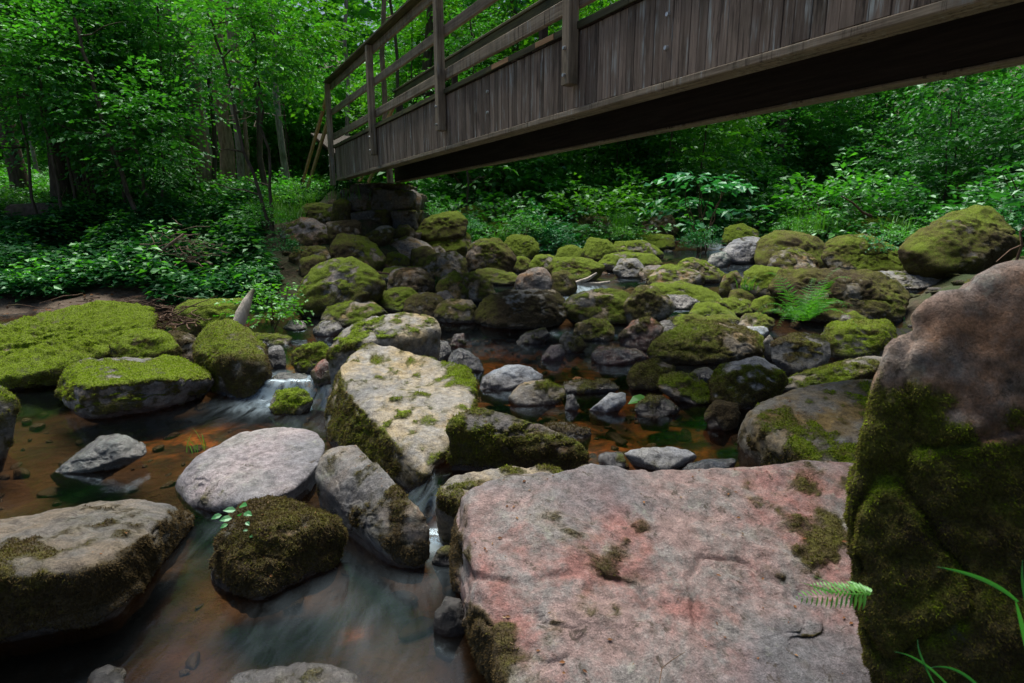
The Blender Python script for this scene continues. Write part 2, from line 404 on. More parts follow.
def rock(name, label, cat, group, pre, pts, seed, wpx, p=13, rough=1.0, cuts=3, over=None, blades=1.0):
    P = np.asarray(pts, float); lo, hi = P.min(0), P.max(0); c = (lo + hi) / 2; hx = np.maximum((hi - lo) / 2, .01)
    Q = (P - c) / hx; pl = hull_planes(Q); rr = np.random.default_rng(seed)
    for _ in range(cuts):
        u = rr.normal(size=3); u /= np.linalg.norm(u); pl.append((u, (Q @ u).max() * rr.uniform(.78, .96)))
    lev = 7 if wpx > 330 else 6 if wpx > 95 else 5 if wpx > 34 else 4
    D, F = ico(lev); acc = np.zeros(len(D))
    for n, h in pl: acc += np.maximum(0, D @ n / h) ** p
    r = acc ** (-1 / p) * (1 + .42 / p); V = D * r[:, None] * hx
    size = float(np.cbrt(hx.prod()) * 2); so = rr.uniform(0, 50, 3)
    V0 = V.copy(); nd = D / hx; nd /= np.linalg.norm(nd, axis=1)[:, None]
    d = fbm(V0 / size * 1.9 + so, 3, 3) * .026 * size + fbm(V0 / size * 5.5 + so, 4, 8, .6) * .022 * size
    rid = np.abs(fbm(V0 / size * 3.1 + so, 3, 13)); d -= ss(.12, .0, rid) * .018 * size
    d += fbm(V0 * 26 + so, 3, 21) * min(.0035, .012 * size)
    d -= ss(.10, .0, np.abs(fbm(V0 * 3.2 + so + 9, 3, 15))) * .005 * min(1, size)
    V = V + nd * (d * rough)[:, None]
    col, mt, ms, hue, wh = PRE[pre]
    if over: col = over.get('col', col); mt = over.get('mt', mt); ms = over.get('ms', ms); hue = over.get('hue', hue); wh = over.get('wh', wh)
    N = vnormals(V, F); up = ss(.25, .8, N[:, 2]); amt = ms + (mt - ms) * up
    if over and 'side' in over: amt = amt + over['side'](V + c, N)
    nz = fbm(V0 * max(2.2, 1.1 / size) + so, 4, 31)
    moss = ss(.15, .85, amt + .42 * nz + (over or {}).get('brk', .36) * fbm(V0 * 13 + so, 4, 35))
    W = V + c; wz = wlev(W[:, 0], W[:, 1]); wl_ = W[:, 2] - wz + .03 * fbm(V0 * 9 + so, 2, 51)
    wet = ss(wh + .025, wh * .35, wl_); moss = moss * (1 - .85 * ss(.035, .0, wl_))
    hv = hue - .10 + (up - .5) * (.10 + .75 * hue) + .40 * fbm(V0 * 1.9 + so, 2, 77)
    lump = ss(-.5, .6, fbm(V0 * 19 + so, 3, 61))
    V = V + N * (ss(.35, .75, moss) * (.001 + lump * (over or {}).get('lump', min(.012, .035 * size))))[:, None]
    me = mkmesh(name, V, F, {'moss': moss, 'hue': hv, 'wet': wet})
    base = np.array([c[0], c[1], lo[2]]); V2 = (c - base)
    me.transform(Matrix.Translation(Vector(V2)))
    o = link(name, me, M['rock'], loc=base); o.color = (*col, 1); tag(o, label, cat, group)
    # moss fuzz
    Yd = c[1]; V = V + V2
    if Yd < 6.3 and moss.mean() > .06 and wpx > 38 and blades:
        a, b_, cc = V[F[:, 0]], V[F[:, 1]], V[F[:, 2]]; ar = np.linalg.norm(np.cross(b_ - a, cc - a), axis=1) / 2
        mm = moss[F].mean(1); mm = mm * (mm > .5)
        cen = (a + b_ + cc) / 3 + base - np.array([0, 0, CAM_H]); fn = N[F[:, 0]]
        w = ar * mm * ((fn * cen).sum(1) < .12 * np.linalg.norm(cen, axis=1)) * ((cen[:, 2] + CAM_H) > -.02); tot = w.sum(); dist = max(1.0, Yd)
        n = int(min(90000, tot * 120000 / dist ** 2 * blades))
        if n > 50:
            k = rr.choice(len(F), n, p=w / tot); u, v = rr.random(n), rr.random(n); s_ = u + v > 1; u[s_], v[s_] = 1 - u[s_], 1 - v[s_]
            B = a[k] + (b_[k] - a[k]) * u[:, None] + (cc[k] - a[k]) * v[:, None]; nn = N[F[k, 0]]
            dirn = nn * .75 + rr.normal(size=(n, 3)) * .55 - np.array([0, 0, 1]) * (.55 * (1 - up[F[k, 0]]))[:, None]
            dirn /= np.linalg.norm(dirn, axis=1)[:, None]
            L = np.clip(2.4 * dist / FPX, .005, .013) * rr.uniform(.5, 1.25, n) * (.7 + .6 * mm[k]); wd = np.clip(.7 * dist / FPX, .0013, .0035)
            sd = np.cross(dirn, rr.normal(size=(n, 3))); sd /= np.linalg.norm(sd, axis=1)[:, None] + 1e-9
            BV = np.stack([B - sd * wd, B + sd * wd, B + dirn * L[:, None]], 1).reshape(-1, 3)
            hb = np.repeat(hv[F[k, 0]], 3)
            m2 = mkmesh('moss', BV, np.arange(3 * n).reshape(-1, 3), {'hue': hb}, smooth=False)
            link('moss', m2, M['moss'], o)
    return o

def from_outline(out, th=.75, base=None, sink=.08, tilt=.6, Y0=None):
    """world points of a closed boulder from its seen outline, the place where it stands on the ground and its thickness"""
    out = np.array(out, float); oc = out.mean(0); out = oc + (out - oc) * [1.11, 1.08]; j = out[:, 1].argmax()
    if Y0 is None:
        h = hit(*(base or out[j])); Yf = h[1]
    else: Yf = Y0
    wpx = np.ptp(out[:, 0]); hpx = np.ptp(out[:, 1]); T = th * wpx / FPX * Yf
    T = min(T, 2.2 * hpx / FPX * Yf + .15)
    ym, y0 = out[:, 1].max(), out[:, 1].min(); cc = (out.max(0) + out.min(0)) / 2; pts = []
    for px, py in out:
        t = (ym - py) / max(1, ym - y0)
        pts.append(atY(px, py, Yf + .06 * T + T * tilt * t))
        q = cc + (np.array([px, py]) - cc) * .62 + np.array([0, .12 * hpx * (1 - t)])
        pts.append(atY(q[0], min(q[1], ym), Yf + T * (.0 + .36 * t)))
        q = cc + (np.array([px, py]) - cc) * .70; w = atY(q[0], q[1], Yf + T)
        pts.append(w)
        if t < .22:
            w = atY(cc[0] + (px - cc[0]) * .85, py, Yf + T * .25); w[2] -= sink + .1 * T; pts.append(w)
            w = atY(cc[0] + (px - cc[0]) * .75, py, Yf + T * .8); w[2] -= sink + .1 * T; pts.append(w)
    return pts, wpx

def explicit(pts, bottom=.1, shrink=.85):
    P = []; 
    for px, py, Yd in pts:
        P.append(hit(px, py) if Yd is None else atY(px, py, Yd))
    P = np.array(P); c = P.mean(0); D = P.copy(); D[:, :2] = c[:2] + (D[:, :2] - c[:2]) * shrink
    D[:, 2] = np.minimum(D[:, 2], -bottom); return np.concatenate([P, D]), max(p[0] for p in pts) - min(p[0] for p in pts)

def patch(px, py, r_, s_, Yd):
    q = atY(px, py, Yd)
    return lambda W, N: s_ * np.exp(-((W - q) ** 2).sum(1) / r_ ** 2)
def patches(*ps):
    fs = [patch(*p) for p in ps]
    return lambda W, N: sum(f(W, N) for f in fs)

# ---- the large boulders near the camera
BIG = []
def big(label, pre, pts, seed, **k):
    P, w = explicit(pts, k.pop('bottom', .1), k.pop('shrink', .85)); BIG.append(rock('boulder', label, 'boulder', None, pre, P, seed, w, **k)); return BIG[-1]
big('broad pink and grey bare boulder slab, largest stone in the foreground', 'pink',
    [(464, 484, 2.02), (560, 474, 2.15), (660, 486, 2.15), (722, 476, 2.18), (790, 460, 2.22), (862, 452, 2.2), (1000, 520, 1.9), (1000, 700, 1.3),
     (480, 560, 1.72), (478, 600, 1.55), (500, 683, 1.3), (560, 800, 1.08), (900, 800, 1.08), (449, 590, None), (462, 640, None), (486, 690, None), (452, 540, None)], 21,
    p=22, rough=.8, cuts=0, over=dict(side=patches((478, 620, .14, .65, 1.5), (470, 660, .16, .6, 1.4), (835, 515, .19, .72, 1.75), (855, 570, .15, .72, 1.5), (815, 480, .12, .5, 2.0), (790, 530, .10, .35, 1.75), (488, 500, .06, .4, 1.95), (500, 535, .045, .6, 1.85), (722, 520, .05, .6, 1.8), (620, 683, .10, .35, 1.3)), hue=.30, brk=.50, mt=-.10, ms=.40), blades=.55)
pts, w = from_outline([(828, 475), (836, 400), (852, 325), (874, 268), (902, 240), (955, 228), (1100, 224), (1290, 250), (1330, 700), (960, 900), (915, 760), (908, 700), (886, 640), (858, 580), (834, 522)], .85, Y0=1.0, tilt=.42)
rock('boulder', 'tall brown boulder at the frame edge with bare cap and thick olive moss below', 'boulder', None, 'brown', pts, 5, 420, p=12,
     over=dict(col=(.27, .20, .165), mt=.0, ms=.15, hue=.80, lump=.013, side=lambda W, N: .95 * ss(1.08, .74, W[:, 2] + .10 * (W[:, 0] - 1.1) - .02 + .17 * fbm(W * 4.2, 4, 3) + .03 * fbm(W * 22, 3, 6))), blades=1.0)
big('big pale tilted boulder in the middle of the stream with mossy left flank', 'pale',
    [(366, 342, 4.1), (475, 366, 3.75), (481, 380, 3.6), (474, 404, 3.3), (450, 438, 2.88), (446, 462, 2.86), (430, 482, None), (411, 488, None), (386, 481, None), (344, 362, 3.76), (352, 388, 3.42), (373, 418, 3.1), (399, 440, 2.88),
     (322, 423, None), (328, 446, None), (329, 394, 3.7)], 33, p=20, cuts=0, rough=.8, over=dict(mt=.28, ms=.70, hue=.55, side=patches((355, 425, .22, .5, 3.4), (400, 465, .16, .35, 2.95), (465, 385, .14, .35, 3.6), (380, 350, .2, .18, 3.9))))
big('long brown boulder with mossy right end leaning on the big pale boulder', 'brown',
    [(444, 424, 2.72), (458, 405, 2.85), (477, 406, 2.85), (509, 419, 2.8), (541, 429, 2.75), (578, 441, 2.7), (592, 453, 2.66), (591, 468, 2.64), (574, 474, 2.66), (540, 469, 2.7), (498, 468, 2.74), (475, 465, 2.76), (452, 445, 2.76)], 41, shrink=.8, cuts=2, p=12,
    over=dict(mt=.52, ms=.80, hue=.24, side=patches((580, 455, .13, .5, 2.6), (455, 415, .1, .2, 2.8))))
big('grey oblong boulder slanting down to the small cascade', 'pale',
    [(306, 468, 2.6), (315, 452, 2.62), (330, 443, 2.68), (359, 444, 2.66), (379, 462, 2.45), (401, 485, 2.25), (425, 511, 2.1), (435, 530, 2.05), (432, 552, 2.02), (312, 480, 2.58), (345, 513, 2.33), (378, 543, 2.12), (414, 566, None), (394, 567, None), (368, 546, None), (340, 524, None), (319, 499, None)], 52,
    cuts=1, p=15, over=dict(col=(.24, .19, .15), mt=.30, ms=.30, hue=.3, side=patches((395, 490, .10, .3, 2.5), (410, 550, .10, .3, 2.1), (335, 480, .12, .25, 2.7))))
big('pale lilac bare boulder beside the fuzzy brown stone', 'white',
    [(170, 484, None), (178, 473, 2.84), (201, 453, 2.92), (232, 432, 3.1), (270, 424, 3.2), (309, 426, 3.2), (327, 437, 3.05), (320, 462, 2.78), (290, 490, 2.52), (240, 503, 2.44), (208, 515, None), (190, 510, None), (177, 499, None), (314, 478, None)], 63,
    cuts=1, p=13, rough=.7, over=dict(col=(.29, .265, .275), side=patches((185, 482, .11, .75, 2.95), (205, 465, .08, .4, 3.05))))
big('flat topped dark grey boulder with mossy front at the left edge of the water', 'bare',
    [(-60, 535, 2.0), (0, 521, 2.1), (38, 510, 2.2), (98, 503, 2.28), (155, 501, 2.32), (176, 503, 2.36), (198, 517, None), (186, 539, None), (166, 571, None), (142, 602, None), (118, 623, None), (76, 629, None), (0, 635, None), (-80, 650, None),
     (-80, 585, 1.60), (0, 573, 1.66), (95, 562, 1.74), (154, 524, 2.02)], 74, cuts=0, p=18, rough=.9,
    over=dict(col=(.135, .12, .105), mt=.2, ms=.55, hue=.08, side=patches((185, 515, .09, .3, 2.35), (130, 585, .12, .35, 1.85), (40, 610, .16, .35, 1.70))))
big('shaggy brown mossy stone with a green sprig on top', 'brown',
    [(208, 570, None), (216, 540, 2.0), (233, 506, 2.12), (264, 491, 2.22), (300, 499, 2.2), (336, 515, 2.16), (345, 529, 2.12), (262, 530, 1.98), (305, 528, 2.02), (236, 560, 1.9), (331, 549, None), (306, 573, None), (285, 593, None), (262, 606, None), (236, 602, None), (212, 590, None)], 85,
    cuts=1, p=13, over=dict(mt=.60, ms=.85, hue=.12), blades=1.3)
big('low wet stone cut by the bottom edge of the picture', 'grey',
    [(205, 700, None), (225, 680, 1.5), (252, 667, 1.53), (292, 658, 1.55), (332, 661, 1.54), (362, 675, 1.5), (385, 700, None), (300, 780, None), (230, 740, None)], 96, cuts=1, over=dict(mt=.25, ms=.4, wh=.09, col=(.30, .28, .26)))
big('smooth rounded grey boulder with a yellow green streak behind the pink slab', 'grey',
    [(730, 434, None), (736, 416, 2.9), (760, 395, 3.1), (791, 387, 3.2), (834, 378, 3.3), (880, 372, 3.3), (930, 420, 3.0), (900, 480, 2.4), (805, 468, 2.5), (748, 465, None), (736, 452, None)], 107, cuts=1, p=9, rough=.6,
    over=dict(col=(.20, .165, .115), mt=.34, ms=.42, hue=.8, side=patches((790, 430, .12, .5, 2.8), (765, 415, .12, .4, 2.9))))
big('low stone with a bright mossy end tucked behind the pink slab', 'grey',
    [(437, 490, 2.22), (450, 474, 2.3), (490, 468, 2.36), (545, 460, 2.42), (566, 467, 2.4), (574, 480, 2.3), (540, 492, 2.2), (480, 505, 2.12), (460, 516, None), (446, 507, None)], 118, over=dict(mt=.42, side=patches((448, 490, .09, .6, 2.2), (552, 464, .07, .5, 2.4))))
big('pale mossy long boulder behind the big tilted boulder', 'pale',
    [(322, 347, 4.2), (337, 328, 4.35), (368, 316, 4.5), (402, 311, 4.55), (435, 311, 4.5), (444, 319, 4.4), (442, 334, 4.3), (428, 346, 4.25), (410, 354, 4.2), (343, 362, 4.1), (329, 356, 4.15), (400, 335, 4.12), (350, 345, 4.1)], 129, shrink=.8, cuts=1, over=dict(mt=.66, ms=.35, hue=.95))
big('pyramid shaped boulder with green cap and brown shaggy skirt on the left', 'green',
    [(190, 340, 4.9), (211, 320, 5.0), (231, 316, 4.95), (250, 326, 4.9), (265, 345, 4.7), (275, 371, 4.5), (271, 388, None), (252, 401, None), (229, 398, None), (212, 382, 4.45), (198, 358, 4.6), (226, 354, 4.38), (258, 356, 4.4)], 140, cuts=1, p=12,
    over=dict(mt=.95, ms=.78, hue=.45, side=None) if 0 else dict(mt=.95, ms=.80, hue=.55))
big('low dark boulder with grey top and mossy left shoulder at the water on the left', 'olive',
    [(53, 394, 4.3), (58, 373, 4.45), (76, 357, 4.6), (117, 356, 4.7), (164, 356, 4.75), (190, 360, 4.7), (213, 368, 4.6), (219, 381, 4.4), (216, 396, None), (187, 405, None), (147, 413, None), (88, 421, None), (60, 411, None), (80, 386, 3.84), (130, 378, 3.98), (180, 376, 4.12)], 151, shrink=.7,
    over=dict(col=(.22, .20, .19), mt=.8, ms=.30, hue=.75, side=patches((65, 390, .22, .45, 4.2), (205, 372, .2, .2, 4.6))))
big('long bright green mossy slab sloping up from the left edge', 'green',
    [(-60, 343, 5.2), (0, 333, 5.4), (36, 321, 5.6), (76, 306, 5.8), (118, 297, 5.95), (147, 299, 5.95), (156, 312, 5.7), (153, 333, 5.2), (118, 354, 4.9), (70, 359, 4.8), (50, 373, 4.6), (0, 381, 4.5), (-60, 386, 4.5), (50, 392, 4.9), (0, 397, 4.75)], 162, shrink=.75,
    over=dict(mt=1.0, ms=.75, hue=.98, lump=.035))

# ---- the other stones, each as it is seen: (name, label, group, preset, thickness, outline[, options])
G1 = 'stones of the heap under the bridge end'; G2 = 'stones across the upper stream'; G3 = 'stones lying in the middle pool'; G4 = 'boulders of the right bank'; G5 = 'stones of the left water edge'
ROCKS = [
 ('boulder', 'round mossy hump in front of the long green slab', G5, 'green', .8, [(112, 345), (129, 330), (147, 326), (167, 336), (178, 352), (164, 362), (120, 363)], {'Y0': 4.78}),
 ('boulder', 'brown mossy stone wedged between green slab and pyramid boulder', G5, 'brown', .8, [(160, 345), (170, 333), (190, 334), (206, 350), (204, 372), (170, 366)], {'Y0': 5.2}),
 ('boulder', 'flat mossy slab on the sand behind the pyramid boulder', G5, 'green', .7, [(178, 312), (187, 303), (223, 300), (246, 299), (246, 320), (220, 330), (193, 340), (183, 332)], {'Y0': 6.3}),
 ('stone', 'grey wet stone alone in the dark water on the left', G5, 'wet', .6, [(54, 474), (76, 456), (100, 438), (118, 436), (142, 443), (146, 452), (117, 461), (85, 470)], {'col': (.30, .34, .33)}),
 ('stone', 'brown mossy boulder cut by the left frame edge above the dark pool', G5, 'olive', .8, [(-40, 395), (-10, 383), (6, 388), (14, 402), (12, 432), (0, 455), (-40, 460)], {}),
 ('stone', 'bluish bare stone at the left frame edge under the green slab', G5, 'wet', .8, [(-20, 384), (-6, 368), (8, 372), (16, 388), (12, 398), (-15, 402)], {'Y0': 4.7}),
 ('stone', 'small pale wet stone right of the pyramid boulder', G5, 'wet', .8, [(263, 357), (270, 347), (280, 345), (285, 353), (285, 366), (270, 368)], {}),
 ('stone', 'small round green stone in the foam beside the pyramid boulder', G5, 'green', .9, [(270, 407), (276, 394), (290, 389), (304, 391), (311, 402), (301, 413), (281, 415)], {}),
 ('stone', 'dark stone under the thin falling water on the left', G5, 'dark', .8, [(262, 396), (266, 380), (280, 373), (305, 375), (312, 388), (300, 398)], {'col': (.15, .19, .19), 'wh': .3}),
 ('stone', 'mossy sunken stone in the little left pool', G5, 'green', .8, [(292, 357), (301, 344), (320, 340), (330, 350), (332, 362), (314, 374), (299, 368)], {}),
 ('stone', 'reddish brown bare stone beside the sunken mossy stone', G5, 'red', .8, [(311, 375), (320, 362), (331, 356), (338, 361), (335, 378), (322, 388)], {'col': (.33, .19, .16)}),
 ('stone', 'low mossy ledge at the foot of the leafy bush', G5, 'olive', .7, [(250, 340), (256, 334), (275, 334), (290, 338), (286, 344), (262, 345)], {}),
 ('stone', 'small dark wet stone right of the leafy bush', G5, 'dark', .8, [(284, 328), (291, 320), (304, 321), (306, 328), (296, 331)], {}),
 ('stone', 'flat wet stone with moss cap by the leafy bush', G5, 'wet', .7, [(313, 330), (322, 321), (336, 321), (342, 329), (330, 336), (318, 335)], {'mt': .6}),
 ('stone', 'dark little stone against the frame bottom on the left', G5, 'dark', .9, [(86, 688), (92, 672), (106, 665), (122, 668), (124, 690)], {}),
 ('stone', 'dark wet stone in the cascade beside the pink slab', G5, 'dark', .8, [(434, 632), (436, 612), (446, 598), (460, 600), (466, 628), (450, 640)], {'wh': .4}),
 ('stone', 'dark wet stone at the top of the cascade by the pink slab', G5, 'dark', .7, [(432, 562), (438, 550), (452, 546), (460, 554), (456, 564), (442, 567)], {'wh': .4}),
 # heap under the bridge end
 ('boulder', 'big mossy boulder with a bare grey streak at the foot of the heap', G1, 'green', .7, [(300, 300), (304, 279), (315, 267), (335, 260), (352, 257), (368, 267), (382, 285), (379, 297), (355, 302), (329, 308), (318, 318), (301, 311)], {'mt': .8, 'ms': .5, 'col': (.25, .23, .22)}),
 ('boulder', 'rusty and pale boulder at the left top of the heap', G1, 'grey', .8, [(282, 236), (287, 226), (299, 217), (312, 219), (325, 226), (328, 238), (322, 248), (302, 245), (286, 242)], {'col': (.33, .22, .15), 'mt': .4}),
 ('stone', 'dark blocky stone right of the rusty boulder', G1, 'brown', .8, [(325, 238), (327, 223), (345, 220), (359, 221), (362, 231), (352, 243), (334, 248)], {}),
 ('stone', 'yellowish flat stone under the rusty boulder', G1, 'olive', .8, [(290, 258), (294, 247), (308, 245), (325, 248), (329, 258), (315, 266), (299, 265)], {}),
 ('stone', 'squarish mossy stone above the big streaked boulder', G1, 'olive', .8, [(298, 270), (300, 260), (312, 256), (326, 258), (326, 270), (312, 276), (301, 277)], {}),
 ('boulder', 'broad olive boulder with a bare brown right side in the heap', G1, 'olive', .8, [(331, 257), (334, 243), (342, 236), (364, 238), (376, 247), (383, 261), (374, 271), (352, 267), (334, 263)], {'hue': .65}),
 ('stone', 'slanting pale grey stone below the stacked blocks', G1, 'pale', .8, [(366, 238), (375, 229), (388, 224), (394, 231), (390, 240), (376, 246)], {}),
 ('stone', 'wide flat tan stone in the middle of the heap', G1, 'bare', .8, [(380, 248), (390, 240), (408, 238), (428, 243), (435, 254), (418, 262), (390, 260)], {'col': (.30, .24, .17)}),
 ('stone', 'small square stone under the wide flat tan stone', G1, 'olive', .9, [(385, 264), (388, 254), (399, 252), (408, 256), (409, 266), (398, 271), (387, 270)], {}),
 ('stone', 'mossy angular stone right of the flat tan stone', G1, 'olive', .9, [(408, 262), (411, 250), (427, 246), (438, 256), (434, 266), (420, 270), (410, 268)], {}),
 ('boulder', 'yellow green rounded boulder high on the right of the heap', G1, 'green', .8, [(424, 243), (429, 235), (440, 231), (458, 229), (471, 236), (470, 247), (458, 252), (438, 253), (428, 251)], {'hue': .8}),
 ('boulder', 'long mossy ridge stone topping the heap beside the bridge', G1, 'green', .7, [(416, 236), (424, 222), (440, 214), (458, 211), (466, 222), (463, 236), (440, 240), (424, 241)], {'hue': .8}),
 ('boulder', 'bright mossy domed boulder at the right top of the heap', G1, 'green', .9, [(456, 226), (460, 211), (474, 206), (484, 213), (490, 226), (487, 236), (470, 240), (458, 236)], {'hue': .95}),
 ('stone', 'yellow mossy stone behind the domed boulder', G1, 'green', .8, [(485, 232), (489, 223), (501, 220), (514, 228), (512, 240), (498, 245), (487, 241)], {'hue': .8}),
 ('boulder', 'brown mossy boulder in the centre of the heap', G1, 'olive', .9, [(424, 270), (428, 259), (440, 254), (455, 251), (465, 261), (465, 274), (452, 282), (431, 279)], {}),
 ('boulder', 'dark brown boulder near the middle of the heap foot', G1, 'brown', .9, [(388, 288), (392, 273), (403, 269), (420, 268), (433, 281), (432, 291), (417, 298), (395, 295)], {}),
 ('stone', 'thin flat grey stone behind the dark brown boulder', G1, 'grey', .8, [(381, 279), (386, 270), (402, 266), (424, 267), (430, 274), (410, 278), (392, 281)], {}),
 ('boulder', 'bright green mossy cushion stone with a small plant', G1, 'green', .9, [(379, 303), (384, 293), (396, 288), (408, 288), (419, 297), (416, 307), (400, 312), (385, 311)], {'hue': .9}),
 ('boulder', 'dark olive boulder above the brown gap in the heap', G1, 'olive', .9, [(437, 292), (442, 279), (454, 272), (466, 280), (472, 292), (464, 302), (446, 301)], {}),
 ('boulder', 'mossy boulder resting right of the dark olive boulder', G1, 'olive', .9, [(456, 288), (459, 276), (475, 273), (489, 282), (495, 294), (488, 302), (468, 301)], {}),
 ('boulder', 'large shaggy brown boulder below the yellow mossy stone', G1, 'brown', .8, [(468, 262), (470, 245), (482, 237), (496, 238), (507, 248), (514, 259), (508, 272), (488, 274), (472, 271)], {'mt': .8, 'hue': .45}),
 ('boulder', 'green mossy boulder at the end of the heap below the bushes', G1, 'green', .8, [(503, 249), (507, 239), (518, 235), (533, 239), (538, 250), (530, 258), (512, 258)], {}),
 ('stone', 'flat olive stone in front of the large shaggy boulder', G1, 'olive', .8, [(470, 276), (476, 269), (493, 269), (513, 273), (519, 281), (505, 286), (480, 284)], {}),
 ('stone', 'smooth brown stone at the right foot of the heap', G1, 'bare', .8, [(514, 284), (520, 275), (532, 270), (543, 268), (551, 280), (549, 292), (532, 296), (518, 293)], {'col': (.21, .155, .12)}),
 ('stone', 'flat mossy stone by the gap left of the pale square boulder', G1, 'grey', .8, [(436, 312), (441, 302), (452, 298), (475, 302), (481, 315), (472, 323), (450, 323), (439, 320)], {'mt': .6}),
 ('stone', 'dark angular stone between cushion stone and the dark gap', G1, 'brown', .9, [(404, 310), (410, 299), (424, 293), (438, 296), (446, 307), (438, 316), (418, 317)], {}),
 ('stone', 'small dark stone lodged above the dark angular stone', G1, 'dark', .9, [(432, 300), (436, 292), (448, 291), (455, 299), (448, 305), (437, 305)], {}),
 ('stone', 'pale green flat stone left of the long pale boulder', G1, 'green', .7, [(324, 319), (331, 307), (349, 299), (376, 302), (388, 312), (366, 320), (340, 326)], {'mt': .7, 'hue': .75}),
 ('stone', 'small mossy stone above the pale green flat stone', G1, 'olive', .9, [(364, 302), (368, 292), (380, 288), (388, 296), (386, 305), (372, 308)], {}),
 ('stone', 'upright brown stone left of the stacked blocks', G1, 'olive', .8, [(331, 222), (334, 204), (341, 198), (350, 202), (350, 218), (342, 225)], {}),
 ('stone', 'low mossy stone at the far left top of the heap', G1, 'olive', .8, [(300, 218), (304, 207), (318, 203), (333, 206), (334, 218), (318, 223)], {'hue': .7}),
 ('stone', 'leaning tan stone at the right side of the stacked blocks', G1, 'bare', .8, [(404, 203), (406, 192), (413, 190), (422, 198), (420, 205), (410, 208)], {'col': (.30, .22, .13), 'Y0': 11.6}),
 ('stone', 'dark rounded stone right under the stacked blocks', G1, 'brown', .9, [(406, 220), (408, 204), (418, 202), (428, 211), (428, 224), (416, 228)], {}),
 ('stone', 'narrow grey stone right of the slanting pale stone', G1, 'grey', .9, [(394, 238), (398, 227), (408, 225), (416, 234), (412, 244), (400, 245)], {}),
 ('stone', 'small brown stone between flat tan stone and centre boulder', G1, 'brown', .9, [(428, 256), (431, 248), (440, 246), (446, 253), (440, 259), (431, 260)], {}),
 # middle distance
 ('boulder', 'pale square edged boulder with brown moss facing in mid stream', G2, 'pale', .7, [(478, 318), (481, 306), (488, 298), (510, 291), (552, 291), (562, 300), (565, 315), (550, 326), (520, 329), (484, 327)], {'mt': .42, 'ms': .80, 'hue': .22, 'col': (.30, .27, .23)}),
 ('boulder', 'left mossy half of the arched pair of boulders in mid stream', G2, 'olive', .6, [(563, 312), (567, 299), (590, 291), (618, 289), (634, 300), (632, 322), (610, 325), (585, 320)], {}),
 ('boulder', 'right arched boulder with pale lichen bands beside the mossy half', G2, 'grey', .6, [(622, 312), (628, 294), (642, 286), (657, 289), (674, 306), (668, 316), (652, 319), (632, 325)], {'mt': .55}),
 ('stone', 'small mossy round stone below the arched boulders', G3, 'green', .9, [(574, 331), (578, 323), (592, 319), (606, 321), (613, 332), (606, 341), (585, 340)], {'hue': .6}),
 ('boulder', 'reddish brown mossy stone under the right arched boulder', G3, 'red', .9, [(620, 336), (632, 321), (650, 319), (665, 331), (656, 345), (637, 351), (624, 346)], {'mt': .5, 'ms': .5}),
 ('stone', 'small grey green stone left of the mossy round stone', G3, 'grey', .9, [(559, 340), (566, 331), (582, 339), (585, 348), (568, 353)], {}),
 ('stone', 'purplish wet stone standing in the brown shallows', G3, 'wet', .8, [(542, 358), (550, 346), (561, 343), (565, 353), (558, 361)], {'col': (.24, .19, .21)}),
 ('stone', 'flat wet reddish slab below the reddish brown stone', G3, 'red', .7, [(590, 353), (602, 345), (637, 350), (648, 358), (632, 365), (602, 365)], {}),
 ('boulder', 'wide brown mossy boulder at the right side of the middle pool', G2, 'olive', .7, [(653, 356), (656, 341), (678, 328), (708, 323), (734, 326), (756, 335), (762, 349), (740, 359), (708, 363), (676, 364)], {'hue': .45}),
 ('stone', 'rounded brown stone at the right shore of the middle pool', G3, 'brown', .9, [(628, 378), (636, 365), (654, 360), (673, 369), (672, 383), (653, 390), (633, 388)], {}),
 ('stone', 'mottled green oblong stone right of the rounded brown stone', G3, 'olive', .8, [(659, 386), (664, 376), (688, 374), (709, 386), (716, 399), (697, 404), (670, 395)], {}),
 ('stone', 'dark stone behind the mottled oblong stone', G3, 'dark', .9, [(688, 380), (694, 370), (708, 368), (718, 376), (714, 386), (698, 386)], {}),
 ('stone', 'pale blue wet stone at the left of the middle pool', G3, 'white', .7, [(480, 386), (486, 375), (503, 366), (528, 363), (541, 371), (540, 380), (515, 388), (495, 390)], {'col': (.42, .46, .52), 'wh': .12}),
 ('stone', 'dark mossy stone with a white patch in the middle pool', G3, 'grey', .8, [(508, 399), (522, 384), (542, 379), (562, 390), (562, 399), (539, 406), (515, 406)], {'ms': .5}),
 ('stone', 'flat brown stone lying level with the middle pool', G3, 'brown', .6, [(556, 389), (568, 381), (604, 380), (617, 388), (597, 394), (565, 393)], {}),
 ('stone', 'tiny wet stone between the pool stones', G3, 'wet', .8, [(565, 408), (567, 396), (573, 394), (579, 406), (574, 410)], {}),
 ('stone', 'angular pale blue stone left of the green leaf', G3, 'white', .8, [(590, 410), (600, 401), (610, 393), (624, 393), (625, 402), (610, 412)], {'col': (.40, .44, .50)}),
 ('stone', 'dark round stone touching the green leaf', G3, 'dark', .8, [(636, 409), (648, 396), (664, 397), (678, 409), (664, 416), (642, 415)], {'mt': .5}),
 ('stone', 'sharp pale grey stone near the pink slab in the pool', G3, 'wet', .6, [(628, 455), (644, 449), (684, 448), (696, 456), (668, 471), (650, 467)], {'col': (.36, .37, .40), 'wh': .02}),
 ('stone', 'small bluish stone left of the sharp pale grey stone', G3, 'wet', .8, [(598, 458), (604, 452), (624, 452), (627, 466), (612, 470)], {}),
 ('stone', 'long smooth slate coloured stone by the rounded grey boulder', G3, 'wet', .6, [(682, 472), (692, 463), (720, 457), (736, 459), (736, 466), (714, 473), (690, 477)], {'col': (.22, .25, .29)}),
